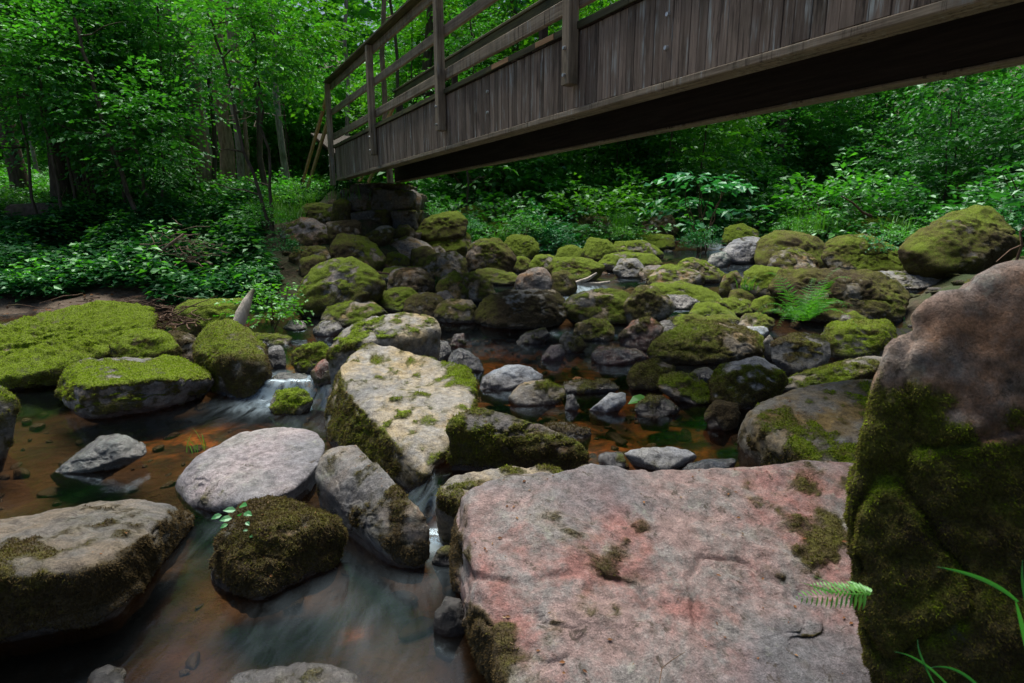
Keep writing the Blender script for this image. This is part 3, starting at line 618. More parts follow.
 ('stone', 'ragged dark mossy stone off the end of the long brown boulder', G3, 'dark', .7, [(534, 432), (548, 420), (566, 425), (590, 431), (588, 439), (553, 440)], {'mt': .7, 'ms': .5}),
 ('stone', 'grey wet stone beside the pale mossy long boulder', G3, 'wet', .9, [(427, 352), (433, 338), (448, 343), (452, 355), (441, 361)], {}),
 ('stone', 'slate wet stone at the corner of the big pale boulder', G3, 'wet', .8, [(448, 360), (456, 347), (470, 352), (482, 363), (482, 371), (460, 369)], {'col': (.20, .22, .26)}),
 ('stone', 'little orange red stone at the small fall', G3, 'red', .9, [(450, 345), (454, 335), (464, 333), (466, 343), (458, 348)], {'col': (.40, .13, .06)}),
 ('stone', 'dark wet slab beneath the pale square edged boulder', G3, 'dark', .7, [(516, 344), (526, 333), (544, 328), (550, 336), (534, 344)], {}),
 ('stone', 'round dark mossy ball stone beside the smooth grey boulder', G3, 'brown', .95, [(706, 414), (711, 403), (724, 399), (737, 406), (738, 420), (726, 430), (711, 427)], {}),
 ('boulder', 'stone with flat white top and green mossy flanks', G4, 'green', .8, [(711, 378), (720, 364), (748, 357), (772, 357), (787, 373), (780, 386), (753, 404), (733, 408), (716, 398)], {'col': (.5, .48, .47), 'mt': .15, 'ms': .85, 'hue': .55}),
 ('boulder', 'log shaped grey stone lying behind the smooth boulder', G4, 'grey', .5, [(776, 388), (792, 378), (832, 363), (858, 357), (890, 356), (884, 370), (840, 380), (798, 392)], {}),
 ('boulder', 'grey hollowed stone with moss in its bowl', G4, 'dark', .9, [(771, 345), (780, 334), (798, 331), (818, 333), (828, 344), (828, 362), (812, 373), (790, 372), (774, 360)], {'col': (.20, .19, .18), 'mt': .75, 'ms': .1}),
 ('boulder', 'mossy rounded stone hugging the tall boulder at the right', G4, 'green', .8, [(822, 338), (830, 325), (855, 320), (886, 322), (894, 336), (884, 352), (856, 360), (830, 357)], {'hue': .7}),
 ('boulder', 'long flat topped mossy boulder behind the fern', G4, 'green', .55, [(776, 290), (786, 271), (838, 271), (874, 274), (898, 279), (906, 292), (900, 306), (894, 318), (872, 323), (838, 322), (800, 312)], {'ms': .72, 'hue': .45}),
 ('boulder', 'bright mossy lump at the left end of the long flat boulder', G4, 'green', .8, [(742, 288), (746, 272), (758, 266), (782, 267), (792, 280), (788, 294), (762, 298)], {}),
 ('stone', 'flat pale stone between the long flat boulder and tall boulder', G4, 'pale', .5, [(872, 282), (882, 271), (945, 270), (960, 276), (932, 288), (900, 290)], {'mt': .4}),
 ('boulder', 'large angular mossy boulder high on the right bank', G4, 'green', .75, [(902, 255), (906, 245), (938, 226), (964, 209), (988, 208), (1006, 221), (1019, 235), (1015, 252), (988, 262), (958, 273), (928, 270), (910, 262)], {'mt': .9, 'ms': .8, 'hue': .6}),
 ('boulder', 'domed dark mossy boulder right of the upper fall', G4, 'green', .85, [(757, 256), (762, 241), (778, 230), (800, 231), (822, 242), (828, 258), (816, 270), (784, 270), (762, 267)], {'hue': .6}),
 ('boulder', 'smaller round stone in front of the domed dark boulder', G4, 'olive', .9, [(769, 268), (775, 256), (788, 248), (802, 249), (814, 258), (820, 271), (795, 275)], {}),
 ('boulder', 'ridge shaped mossy boulder left of the angular boulder', G4, 'green', .7, [(825, 258), (832, 241), (848, 231), (865, 235), (884, 248), (912, 263), (912, 272), (870, 276), (836, 272)], {'hue': .7}),
 ('stone', 'small round stone at the foot of the ridge shaped boulder', G4, 'olive', .9, [(836, 268), (842, 257), (856, 252), (870, 254), (878, 266), (870, 274), (845, 275)], {'hue': .3}),
 ('boulder', 'mossy dome with the dead branch on it far up the right bank', G4, 'green', .9, [(837, 222), (842, 209), (862, 200), (884, 202), (893, 216), (882, 226), (850, 228)], {}),
 ('boulder', 'low mossy stone between the branch dome and the angular boulder', G4, 'green', .8, [(843, 234), (852, 221), (872, 216), (900, 217), (904, 232), (884, 242), (858, 241)], {}),
 ('boulder', 'low mossy mound at the upper right beside the ferns', G4, 'green', .8, [(955, 218), (965, 205), (985, 202), (1010, 207), (1030, 218), (1020, 232), (980, 232)], {}),
 ('stone', 'wet grey stone beside the upper fall', G2, 'wet', .9, [(724, 252), (732, 242), (748, 237), (764, 239), (764, 256), (748, 264), (732, 262)], {}),
 ('boulder', 'mossy stone left above the upper fall', G2, 'green', .9, [(722, 242), (727, 228), (740, 224), (756, 231), (758, 243), (740, 248)], {}),
 ('stone', 'small round dark stone behind the upper fall', G2, 'olive', .9, [(733, 228), (738, 219), (748, 218), (756, 226), (750, 232), (738, 233)], {}),
 ('boulder', 'dark brown boulder below the pale leaved shrub', G2, 'brown', .9, [(640, 234), (646, 219), (658, 211), (670, 215), (677, 230), (668, 240), (648, 240)], {'mt': .6}),
 ('boulder', 'flat bright green slab behind the upper stream', G2, 'green', .7, [(627, 241), (632, 234), (650, 233), (671, 236), (673, 247), (650, 250), (632, 247)], {}),
 ('boulder', 'long low bright green stone in the upper stream', G2, 'green', .6, [(612, 249), (618, 241), (637, 240), (656, 247), (663, 255), (637, 258), (618, 255)], {}),
 ('boulder', 'mossy hump left of the long low green stone', G2, 'green', .9, [(583, 253), (588, 240), (597, 236), (610, 242), (619, 254), (605, 261), (588, 260)], {}),
 ('stone', 'small mossy stone left of the mossy hump', G2, 'green', .9, [(556, 256), (561, 247), (576, 245), (584, 252), (578, 261), (562, 262)], {}),
 ('stone', 'mossy block left of the long bright boulder', G2, 'green', .9, [(530, 265), (536, 256), (548, 253), (557, 259), (558, 270), (545, 276), (533, 274)], {}),
 ('boulder', 'long bright mossy boulder above the small white fall', G2, 'green', .7, [(549, 272), (556, 260), (572, 256), (590, 259), (604, 267), (600, 276), (580, 282), (556, 281)], {}),
 ('boulder', 'wide bright mossy slab upstream of the small white fall', G2, 'green', .7, [(600, 264), (608, 254), (628, 251), (652, 254), (660, 263), (650, 270), (620, 272)], {}),
 ('stone', 'whitish stone under the wide bright mossy slab', G2, 'pale', .8, [(614, 270), (620, 260), (636, 259), (645, 269), (638, 278), (622, 278)], {}),
 ('stone', 'low brown stone left of the pointed upstream boulder', G2, 'bare', .8, [(640, 274), (646, 266), (662, 265), (670, 273), (660, 281), (645, 281)], {'mt': .5, 'col': (.24, .18, .14)}),
 ('boulder', 'pointed brown boulder with mossy edge in the upper stream', G2, 'olive', .7, [(646, 284), (654, 272), (668, 264), (686, 267), (703, 275), (702, 285), (676, 288)], {}),
 ('boulder', 'slanting bright mossy slab in the upper stream', G2, 'green', .6, [(678, 268), (684, 260), (694, 258), (712, 266), (724, 275), (720, 282), (700, 280)], {}),
 ('boulder', 'long low green boulder over the wet brown ledge', G2, 'green', .6, [(650, 292), (656, 284), (676, 282), (706, 290), (722, 297), (714, 305), (686, 304)], {}),
 ('stone', 'wet brown ledge below the long low green boulder', G2, 'wet', .6, [(655, 302), (664, 295), (686, 295), (698, 302), (690, 309), (665, 309)], {'col': (.22, .15, .13)}),
 ('stone', 'knobby mossy stone above the wide brown boulder', G2, 'green', .9, [(690, 313), (697, 304), (712, 303), (732, 310), (736, 318), (716, 322)], {}),
 ('stone', 'mossy stone with pale top near the fern', G2, 'green', .8, [(714, 306), (720, 299), (732, 297), (750, 304), (752, 312), (730, 316)], {'mt': .6}),
 ('stone', 'little mossy stone right under the arched boulders', G2, 'olive', .9, [(671, 325), (678, 315), (694, 313), (706, 319), (700, 328), (682, 331)], {}),
 ('stone', 'dark stone behind the smooth brown stone', G2, 'olive', .9, [(549, 286), (553, 275), (565, 271), (575, 278), (576, 289), (565, 296), (553, 294)], {}),
 ('stone', 'mossy pebble sized stone behind the smooth brown stone', G2, 'green', .9, [(510, 268), (516, 258), (526, 256), (533, 264), (528, 272), (516, 272)], {}),
 ('boulder', 'dark rounded boulder half hidden by bushes at the far side', G2, 'olive', .8, [(573, 236), (578, 222), (592, 214), (607, 217), (616, 230), (608, 241), (586, 241)], {}),
 ('stone', 'wet dark stone below the upper fall', G2, 'wet', .8, [(706, 264), (711, 255), (724, 252), (731, 258), (726, 266), (714, 268)], {'col': (.15, .2, .18)}),
 ('stone', 'small round mossy stone left of the bright mossy lump', G2, 'olive', .9, [(720, 292), (724, 278), (735, 271), (743, 280), (740, 293), (728, 297)], {}),
 ('stone', 'dark round stone under the right arched boulder end', G2, 'dark', .9, [(656, 330), (660, 321), (670, 320), (676, 328), (670, 335), (660, 335)], {}),
 ('stone', 'mossy round stone left of the fern', G2, 'green', .9, [(728, 302), (732, 292), (744, 289), (756, 296), (756, 305), (742, 309)], {'hue': .5}),
 ('stone', 'low mossy stone touching the fern root', G2, 'green', .9, [(750, 308), (755, 299), (768, 296), (778, 304), (774, 313), (758, 315)], {}),
 ('stone', 'dark mossy stone between fern and wide brown boulder', G2, 'olive', .9, [(738, 325), (744, 315), (760, 313), (773, 320), (770, 329), (750, 331)], {}),
 ('stone', 'pale blue grey stone near the hollowed stone', G2, 'white', .8, [(742, 334), (748, 326), (762, 325), (769, 332), (762, 338), (748, 338)], {'col': (.38, .42, .46)}),
 ('stone', 'bright mossy stone over the wide brown boulder', G2, 'green', .9, [(702, 326), (708, 317), (726, 315), (743, 321), (742, 330), (720, 333)], {'hue': .6}),
 ('stone', 'small round stone behind the mossy rounded stone', G4, 'olive', .9, [(838, 325), (842, 315), (854, 312), (865, 319), (862, 328), (846, 330)], {}),
 ('stone', 'thin upright stone beside the hollowed stone', G4, 'bare', .9, [(764, 352), (764, 339), (770, 335), (776, 345), (776, 358), (768, 360)], {}),
]
for i, (name, label, grp, pre, th, out, opt) in enumerate(ROCKS):
    opt = dict(opt); pts, w = from_outline(out, th, Y0=opt.pop('Y0', None))
    rock(name, label, name, grp, pre, pts, 1000 + 7 * i, w, p=38 + (i * 37 % 24), cuts=6, over=opt or None)

# stones nobody could count: pebbles of the stream bed and rubble between the boulders
def scatter_stones(name, label, n, region, s0, s1, pre, seed, matcol, dz=0.):
    D, F = ico(3); Vs, Fs, Ms, Hs, Ws = [], [], [], [], []; k = 0; rr = np.random.default_rng(seed)
    XY = region(rr, n); zg = ground(XY[:, 0], XY[:, 1])
    for i in range(n):
        s = s0 + (s1 - s0) * rr.random() ** 2.2; sc = s * rr.uniform(.6, 1.2, 3) * np.array([1, 1, .6])
        pn = rr.normal(size=(13, 3)); pn /= np.linalg.norm(pn, axis=1)[:, None]
        r_ = ((np.maximum(0, D @ pn.T) / rr.uniform(.55, .85, 13)) ** 22).sum(1) + .5; r_ = r_ ** (-1 / 22)
        a = rr.uniform(0, 6.28); V = D * r_[:, None] * sc; V = V @ np.array([[math.cos(a), -math.sin(a), 0], [math.sin(a), math.cos(a), 0], [0, 0, 1]])
        Vs.append(V + [XY[i, 0], XY[i, 1], zg[i] + dz + sc[2] * .35]); Fs.append(F + k); k += len(D)
        m = rr.random(); Ms.append(np.full(len(D), m * .9 if pre else -1)); Hs.append(np.full(len(D), rr.uniform(.2, 1)))
    V = np.concatenate(Vs); W = ss(.04, .0, V[:, 2] - wlev(V[:, 0], V[:, 1]))
    Mm = np.concatenate(Ms) * (1 - W)
    me = mkmesh(name, V, np.concatenate(Fs), {'moss': Mm, 'hue': np.concatenate(Hs), 'wet': W * .8})
    o = link(name, me, M['rock']); o.color = (*matcol, 1); tag(o, label, 'pebbles', kind='stuff'); return o
def reg_pool(rr, n): return np.stack([rr.uniform(-4.5, 3, n), rr.uniform(1.0, 6.5, n)], 1)
def reg_pool2(rr, n): return np.stack([rr.uniform(-.6, 2.6, n), rr.uniform(2.5, 6.5, n)], 1)
def reg_pile(rr, n):
    A = np.stack([rr.normal(-2.5, .95, n * 4), rr.normal(10.3, 1.1, n * 4)], 1); m = (sdist(A[:, 0], A[:, 1], LSH) > -.6) & (A[:, 1] < 10.7) & (A[:, 0] > -4.4); return A[m][:n]
def reg_up(rr, n):
    A = np.stack([rr.uniform(-4.5, 9.5, n * 4), rr.uniform(6.0, 17, n * 4)], 1)
    m = (sdist(A[:, 0], A[:, 1], LSH) < 1.8) & (sdist(A[:, 0], A[:, 1], RSH) > -2.6); return A[m][:n]
scatter_stones('pebbles', 'dark pebbles under the brown water of the pools', 900, reg_pool, .02, .085, 0, 1, (.09, .065, .045))
scatter_stones('pebbles', 'orange brown pebbles on the bed of the middle pool', 500, reg_pool2, .02, .07, 0, 2, (.22, .11, .05))
nreg = len(reg_up(np.random.default_rng(3), 1100))
scatter_stones('rubble', 'mossy rubble filling the gaps between the upstream boulders', nreg, reg_up, .03, .13, 1, 3, (.12, .09, .065))
0 and scatter_stones('rubble', 'brown rubble wedged between the stones of the heap under the bridge', 70, reg_pile, .10, .30, 1, 4, (.17, .14, .11), .05)
# ------------------------------------------------------------------ the footbridge
M['clad'] = mat_wood('bridge_boards', (.125, .092, .072), (.30, .235, .19), stain=1.0, green=.25)
M['timber'] = mat_wood('bridge_timber', (.14, .108, .078), (.32, .265, .195), stain=.6, green=.5)
M['timber_mossy'] = mat_wood('mossy_timber', (.05, .045, .03), (.12, .12, .055), green=.9)
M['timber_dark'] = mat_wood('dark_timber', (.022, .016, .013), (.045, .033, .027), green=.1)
M['timber_new'] = mat_wood('ramp_timber', (.26, .15, .08), (.38, .24, .13), green=.1)
M['steel'] = mat_plain('bolt_steel', (.55, .57, .60), .4, metal=.8)

class Boxes:
    def __init__(s): s.V = []; s.F = []; s.g = []; s.k = 0
    def box(s, lo, hi, grain=1, jit=0, rot=None, org=None, wob=0.):
        lo, hi = np.array(lo, float), np.array(hi, float)
        c = np.array([[lo[0] if not i & 1 else hi[0], lo[1] if not i & 2 else hi[1], lo[2] if not i & 4 else hi[2]] for i in range(8)])
        if wob: c = c + RNG.uniform(-wob, wob, c.shape)
        if rot is not None: c = (c - org) @ np.array(rot).T + org
        s.V.append(c); s.F.append(np.array([[0, 2, 3, 1], [4, 5, 7, 6], [0, 1, 5, 4], [2, 6, 7, 3], [0, 4, 6, 2], [1, 3, 7, 5]]) + s.k); s.g.append(np.full(8, grain)); s.k += 8
        return s
    def beam(s, a, b, w, h, grain=1):
        a, b = np.array(a, float), np.array(b, float); d = b - a; d /= np.linalg.norm(d)
        side = np.cross(d, [0, 0, 1]); side /= np.linalg.norm(side); up = np.cross(side, d)
        c = np.array([p + side * sx * w / 2 + up * sz * h / 2 for sz in (-1, 1) for sx in (-1, 1) for p in (a, b)])
        s.V.append(c); s.F.append(np.array([[0, 2, 3, 1], [4, 5, 7, 6], [0, 1, 5, 4], [2, 6, 7, 3], [0, 4, 6, 2], [1, 3, 7, 5]]) + s.k); s.g.append(np.full(8, grain)); s.k += 8
        return s
    def build(s, name, mat, parent, bevel=.006):
        me = mkmesh(name, np.concatenate(s.V), np.concatenate(s.F), {'grain': np.concatenate(s.g)}, smooth=False)
        bm = bmesh.new(); bm.from_mesh(me); bmesh.ops.recalc_face_normals(bm, faces=bm.faces)
        if bevel: bmesh.ops.bevel(bm, geom=bm.edges[:], offset=bevel, segments=1, affect='EDGES', clamp_overlap=True)
        bm.to_mesh(me); bm.free(); return link(name, me, mat, parent)

P0 = atY(338, 180, 11.8); BR = empty('footbridge', (P0[0], P0[1], CAM_H + .9), math.atan2(-.864, .503))
tag(BR, 'weathered brown timber footbridge with railings crossing over the stream', 'footbridge')
def along(px, py0):   # distance along the near face where a picture column meets it
    best = None
    for s in np.arange(0, 14, .005):
        X_, Y_ = P0[0] + .503 * s, P0[1] - .864 * s
        if Y_ < .5: break
        X_ -= .864 * .09; Y_ -= .503 * .09; e = abs(X_ / (Y_ * math.cos(PITCH) - 1.9 * math.sin(PITCH)) * FPX + CX - px)
        if best is None or e < best[0]: best = (e, s)
    return best[1]
PX = [along(c, 0) for c in (340, 371, 439, 571)]; step = PX[3] - PX[2]
PX3 = PX[3]
LEN = 15.0; WID = 1.27
b = Boxes(); x = 0.0
while x < LEN:
    w = RNG.uniform(.062, .098); b.box((x + .001, -.026 + RNG.uniform(-.003, .003), .035 + RNG.uniform(-.004, .004)), (x + w - .001, 0, .60), 0, wob=.0012); x += w
b.build('cladding', M['clad'], BR, .003)
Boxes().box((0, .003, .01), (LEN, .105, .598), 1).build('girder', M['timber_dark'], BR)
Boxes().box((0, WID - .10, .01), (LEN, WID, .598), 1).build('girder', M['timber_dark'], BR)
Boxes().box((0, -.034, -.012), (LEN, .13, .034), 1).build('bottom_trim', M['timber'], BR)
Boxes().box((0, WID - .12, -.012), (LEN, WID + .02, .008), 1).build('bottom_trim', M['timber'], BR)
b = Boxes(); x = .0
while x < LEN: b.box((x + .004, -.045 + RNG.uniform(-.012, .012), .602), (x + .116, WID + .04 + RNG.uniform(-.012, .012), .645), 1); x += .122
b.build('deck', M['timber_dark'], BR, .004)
b = Boxes(); x = 0
while x < LEN:
    w = RNG.uniform(.5, 2.2); b.box((x, -.062, .606), (x + w - .004, -.047, .66), 1, wob=.003); x += w
b.build('mossy_kerb', M['timber_mossy'], BR, .003)
for x, w in ((PX3 - .55, .28), (PX3 - 1.35, .33), (PX3 + 1.1, .2)): Boxes().box((x, -.066, .612), (x + w, -.062, .655), 1).build('bare_kerb_strip', M['timber_new'], BR, .001)
b = Boxes()
for x in np.arange(.5, LEN, 1.6): b.box((x, .108, .30), (x + .1, WID - .103, .42), 1)
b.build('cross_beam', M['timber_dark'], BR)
posts = [-.06] + PX[1:] + [PX[3] + step, PX[3] + 2 * step]
for s in posts:
    Boxes().box((s - .05, -.135, .20 if s > .1 else -.1), (s + .05, -.04, 1.80), 0).build('post', M['timber'], BR)
    m = None
    for zb in (.27, .47):
        bm = bmesh.new(); bmesh.ops.create_cone(bm, cap_ends=True, segments=12, radius1=.016, radius2=.013, depth=.02, matrix=Matrix.Translation((s, -.146, zb)) @ Matrix.Rotation(R(90), 4, 'X'))
        me = bpy.data.meshes.new('bolt'); bm.to_mesh(me); bm.free(); link('bolt', me, M['steel'], BR)
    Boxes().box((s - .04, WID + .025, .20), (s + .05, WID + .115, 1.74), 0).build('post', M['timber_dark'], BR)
for s in [PX[2] + (PX[3] - PX[2]) * .42, PX[3] + 1.0]:
    for zb in (.24, .44):
        bm = bmesh.new(); bmesh.ops.create_cone(bm, cap_ends=True, segments=12, radius1=.017, radius2=.013, depth=.02, matrix=Matrix.Translation((s, -.037, zb)) @ Matrix.Rotation(R(90), 4, 'X'))
        me = bpy.data.meshes.new('bolt'); bm.to_mesh(me); bm.free(); link('bolt', me, M['steel'], BR)
for z0, z1, mt_ in ((1.70, 1.81, 'timber_mossy'), (1.24, 1.35, 'timber'), (.77, .885, 'timber')):
    b = Boxes(); x = -.08
    for q in list(np.array(posts[2:]) + .0) + [LEN]: b.box((x + .002, -.037, z0), (q - .002, .008, z1), 1, wob=.003); x = q
    b.build('rail', M['timber'], BR)
    Boxes().box((-.08, WID - .01, z0 - .02), (LEN, WID + .022, z1 - .02), 1).build('rail', M['timber_mossy' if z0 > 1.5 else 'timber'], BR)
Boxes().box((-.10, -.150, 1.812), (LEN, .02, 1.85), 1).build('handrail', M['timber_mossy'], BR)
Boxes().box((-.10, WID - .03, 1.792), (LEN, WID + .13, 1.83), 1).build('handrail', M['timber_mossy'], BR)
for yy in (-.06, WID + .06):
    for z0 in (1.72, 1.28): Boxes().beam((-.03, yy, z0), (-3.3, yy, z0 - 1.55), .045, .10).build('ramp_rail', M['timber_new'], BR)
    Boxes().box((-3.3, yy - .04, -.9), (-3.2, yy + .04, .25), 0).build('post', M['timber_dark'], BR)
Boxes().box((-2.6, .05, .40), (-.02, WID - .05, .46), 1, rot=[[math.cos(.3), 0, math.sin(-.3) * -1], [0, 1, 0], [-math.sin(.3) * 1, 0, math.cos(.3)]], org=np.array([0, 0, .6])).build('ramp_deck', M['timber_dark'], BR)
# stacked stone blocks that carry the bridge end
AB = empty('bridge_abutment', (P0[0] + .2, P0[1] + .3, 1.0)); tag(AB, 'dark rough stone block pier carrying the far end of the bridge', 'abutment')
def block(px0, py0, px1, py1, Yd, T, seed):
    r5 = np.random.default_rng(seed + 40); jt = lambda: r5.uniform(-5, 5)
    c = [atY(px + jt(), py + jt() * .7, Yd + jt() * .02) for px, py in ((px0, py0), (px1, py0), (px1, py1), (px0, py1))]; P = []
    for q in c: P += [q, q + np.array([0.1, T, 0])]
    o = rock('stone_block', 'x', 'x', None, 'block', P, seed, 60, p=13, cuts=4, rough=1.3, blades=0)
    for k_ in ('label', 'category'): del o[k_]
    o.parent = AB; o.matrix_parent_inverse = Matrix.Translation((-AB.location.x, -AB.location.y, -AB.location.z)); return o
block(345, 181, 400, 193, 11.55, 1.5, 1); block(346, 193, 372, 212, 11.5, 1.4, 2); block(371, 191, 409, 211, 11.4, 1.4, 3)
block(352, 211, 390, 230, 11.35, 1.4, 4); block(388, 210, 412, 230, 11.3, 1.4, 5); block(350, 229, 415, 250, 11.2, 1.6, 6); block(336, 186, 350, 206, 11.7, 1.0, 7)
# ------------------------------------------------------------------ leaves, trees, bushes, ferns
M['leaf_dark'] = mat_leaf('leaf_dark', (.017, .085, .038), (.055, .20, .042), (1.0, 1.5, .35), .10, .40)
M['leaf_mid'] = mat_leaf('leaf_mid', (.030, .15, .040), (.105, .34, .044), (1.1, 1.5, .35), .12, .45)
M['leaf_light'] = mat_leaf('leaf_light', (.038, .17, .026), (.12, .34, .036), (1.2, 1.4, .3), .10, .50)
M['leaf_teal'] = mat_leaf('leaf_teal', (.020, .13, .060), (.06, .28, .11), (1.0, 1.4, .4), .10, .35)
M['herb'] = mat_leaf('herb', (.008, .055, .024), (.032, .14, .040), (1.0, 1.4, .4), .03, .30)
M['grass'] = mat_leaf('grass', (.030, .13, .020), (.11, .28, .030), (1.1, 1.4, .4), .06, .4)
M['fern'] = mat_leaf('fern', (.020, .120, .045), (.055, .230, .060), (1.1, 1.4, .4), .10, .4)
M['bark'] = mat_bark('bark', (.045, .034, .026), (.13, .10, .08))
M['bark_red'] = mat_bark('bark_reddish', (.13, .085, .065), (.38, .27, .21))
M['bark_pale'] = mat_bark('bark_pale', (.14, .125, .105), (.36, .34, .30))
M['twig'] = mat_bark('twig', (.06, .04, .03), (.16, .10, .07))
M['driftwood'] = mat_bark('driftwood', (.30, .27, .23), (.55, .51, .46))
M['dead_leaf'] = mat_leaf('dead_leaf', (.10, .035, .015), (.26, .12, .05), (1, .9, .7), .05, .2)

def unit(v): return v / (np.linalg.norm(v, axis=-1, keepdims=True) + 1e-9)
def leaves_mesh(name, B, D, N, L, W, fold=.22, fine=False):
    """leaf blades: base point, direction, face normal, length, half width"""
    B, D, N = map(np.asarray, (B, D, N)); n = len(B); D = unit(D); S = unit(np.cross(D, N)); N = np.cross(S, D)
    L = np.broadcast_to(L, n)[:, None]; W = np.broadcast_to(W, n)[:, None]
    if not fine:
        V = np.stack([B, B + D * L * .45 + S * W + N * W * fold, B + D * L - N * L * .12, B + D * L * .45 - S * W + N * W * fold], 1).reshape(-1, 3)
        k = np.arange(n)[:, None] * 4; F = np.concatenate([k + [0, 1, 2], k + [0, 2, 3]], 1).reshape(-1, 3)
    else:
        V = np.stack([B, B + D * L * .28 + S * W * .85 + N * W * fold, B + D * L * .62 + S * W * .8 + N * W * fold - N * L * .03, B + D * L - N * L * .15,
                      B + D * L * .62 - S * W * .8 + N * W * fold - N * L * .03, B + D * L * .28 - S * W * .85 + N * W * fold, B + D * L * .5 - N * L * .02], 1).reshape(-1, 3)
        k = np.arange(n)[:, None] * 7; F = np.concatenate([k + [0, 1, 6], k + [1, 2, 6], k + [2, 3, 6], k + [3, 4, 6], k + [4, 5, 6], k + [5, 0, 6]], 1).reshape(-1, 3)
    return mkmesh(name, V, F, smooth=False)

def tube_arrays(P, Rr, sides=8, cap=True):
    P = np.asarray(P, float); n = len(P); T = np.gradient(P, axis=0); T = unit(T); ref = np.array([.37, .91, .13]) if abs(T[:, 2]).mean() > .6 else np.array([0, 0, 1.])
    U = unit(np.cross(T, ref)); Wv = np.cross(T, U); a = np.arange(sides) * 2 * math.pi / sides
    V = P[:, None] + (U[:, None] * np.cos(a)[None, :, None] + Wv[:, None] * np.sin(a)[None, :, None]) * np.asarray(Rr)[:, None, None]
    V = V.reshape(-1, 3); i = np.arange(n - 1)[:, None] * sides + np.arange(sides)[None]; j = np.arange(n - 1)[:, None] * sides + (np.arange(sides)[None] + 1) % sides
    F = np.stack([i, j, j + sides, i + sides], -1).reshape(-1, 4); return V, F
def tubes_mesh(name, lst):
    Vs, Fs, k = [], [], 0
    for P, Rr, sd in lst:
        V, F = tube_arrays(P, Rr, sd); Vs.append(V); Fs.append(F + k); k += len(V)
    return mkmesh(name, np.concatenate(Vs), np.concatenate(Fs))
def curve_pts(a, b, n, wob, rr, sag=0.):
    t = np.linspace(0, 1, n)[:, None]; a, b = np.asarray(a, float), np.asarray(b, float)
    w = np.cumsum(rr.normal(size=(n, 3)), 0) * wob; w -= w[0] * (1 - t) + w[-1] * t
    P = a + (b - a) * t + w; P[:, 2] -= sag * (4 * t[:, 0] * (1 - t[:, 0])) * -1; return P

def sprays(rr, O, D, length, nl, L, W, tilt=.35, droop=.25):
    """leaf positions on flat branch sprays"""
    n = len(O); t = (np.arange(nl) + .5) / nl; t = t[None] + rr.normal(size=(n, nl)) * .03
    Dh = unit(D); S = unit(np.cross(Dh, [0, 0, 1.])); side = np.where(np.arange(nl) % 2, 1, -1)[None] * (1 + 0 * t)
    ln = length if np.ndim(length) else np.full(n, length); ln = ln[:, None]
    lat = side * rr.uniform(.05, .38, (n, nl)) * ln * np.sin(np.clip(t, .05, .98) * 2.6)
    P = O[:, None] + Dh[:, None] * (t * ln)[..., None] + S[:, None] * lat[..., None]; P[..., 2] -= droop * (t * t) * ln + rr.normal(size=(n, nl)) * .02
    LD = Dh[:, None] * .7 + S[:, None] * (np.sign(lat) * .8)[..., None] + rr.normal(size=(n, nl, 3)) * .3; LD[..., 2] -= .18
    N = np.array([0, 0, 1.]) + rr.normal(size=(n, nl, 3)) * tilt
    s = rr.uniform(.6, 1.2, n * nl); return P.reshape(-1, 3), LD.reshape(-1, 3), N.reshape(-1, 3), L * s, W * s

def crown_mesh(name, seed, rx, rz, nspray, nl, L, W, z0=0., dome=False, tilt=.35, length=(.35, .75)):
    rr = np.random.default_rng(seed); d = unit(rr.normal(size=(nspray, 3)))
    if dome: d[:, 2] = np.abs(d[:, 2])
    rad = rr.uniform(.15, 1, nspray) ** .45; lob = 1 + .28 * fbm(d * 1.6 + seed, 2, 3)
    O = d * rad[:, None] * lob[:, None] * np.array([rx, rx, rz]) + [0, 0, z0]
    D = d.copy(); D[:, 2] = D[:, 2] * .35 + .05; D[:, :2] += rr.normal(size=(nspray, 2)) * .3
    return leaves_mesh(name, *sprays(rr, O, D, rr.uniform(*length, nspray), nl, L, W, tilt=tilt))

CR_SAP = [crown_mesh('crown', 10 + i, 1.15, 1.5, 95, 11, .155, .052) for i in range(4)]
CR_BIG = [crown_mesh('crown', 30 + i, 2.5, 2.8, 290, 14, .21, .07, length=(.5, 1.1)) for i in range(3)]
CR_BUSH = [crown_mesh('foliage', 50 + i, 1.25, 1.35, 170, 12, .155, .052, dome=True) for i in range(4)]
CR_SMALL = [crown_mesh('foliage', 70 + i, .42, .45, 70, 12, .060, .020, dome=True, length=(.12, .28), tilt=.45) for i in range(4)]
def stems_mesh(seed, rx, h, n, r0, name='stems'):
    rr = np.random.default_rng(seed); l = []
    for i in range(n):
        a = rr.uniform(0, 6.28); q = np.array([math.cos(a) * rx * rr.uniform(.2, .8), math.sin(a) * rx * rr.uniform(.2, .8), h * rr.uniform(.6, 1)])
        P = curve_pts((0, 0, -.15), q, 7, h * .03, rr); l.append((P, np.linspace(r0, r0 * .3, 7), 6))
    return tubes_mesh(name, l)
ST_BUSH = [stems_mesh(i, 1.1, 1.4, 7, .022) for i in range(2)]; ST_SMALL = [stems_mesh(i + 5, .35, .45, 6, .006) for i in range(2)]
def fol(o, mat):
    o.data = o.data if not o.data.materials else o.data; return o
_mc = {}
def with_mat(me, key):
    k = (me.name, key)
    if k not in _mc:
        m = me.copy(); m.materials.clear(); m.materials.append(M[key]); _mc[k] = m
    return _mc[k]
def child(name, me, key, parent, loc=(0, 0, 0), sc=(1, 1, 1), rz=0.):
    o = bpy.data.objects.new(name, with_mat(me, key)); COL.objects.link(o); o.parent = parent; o.location = loc; o.scale = sc; o.rotation_euler = (0, 0, rz); return o

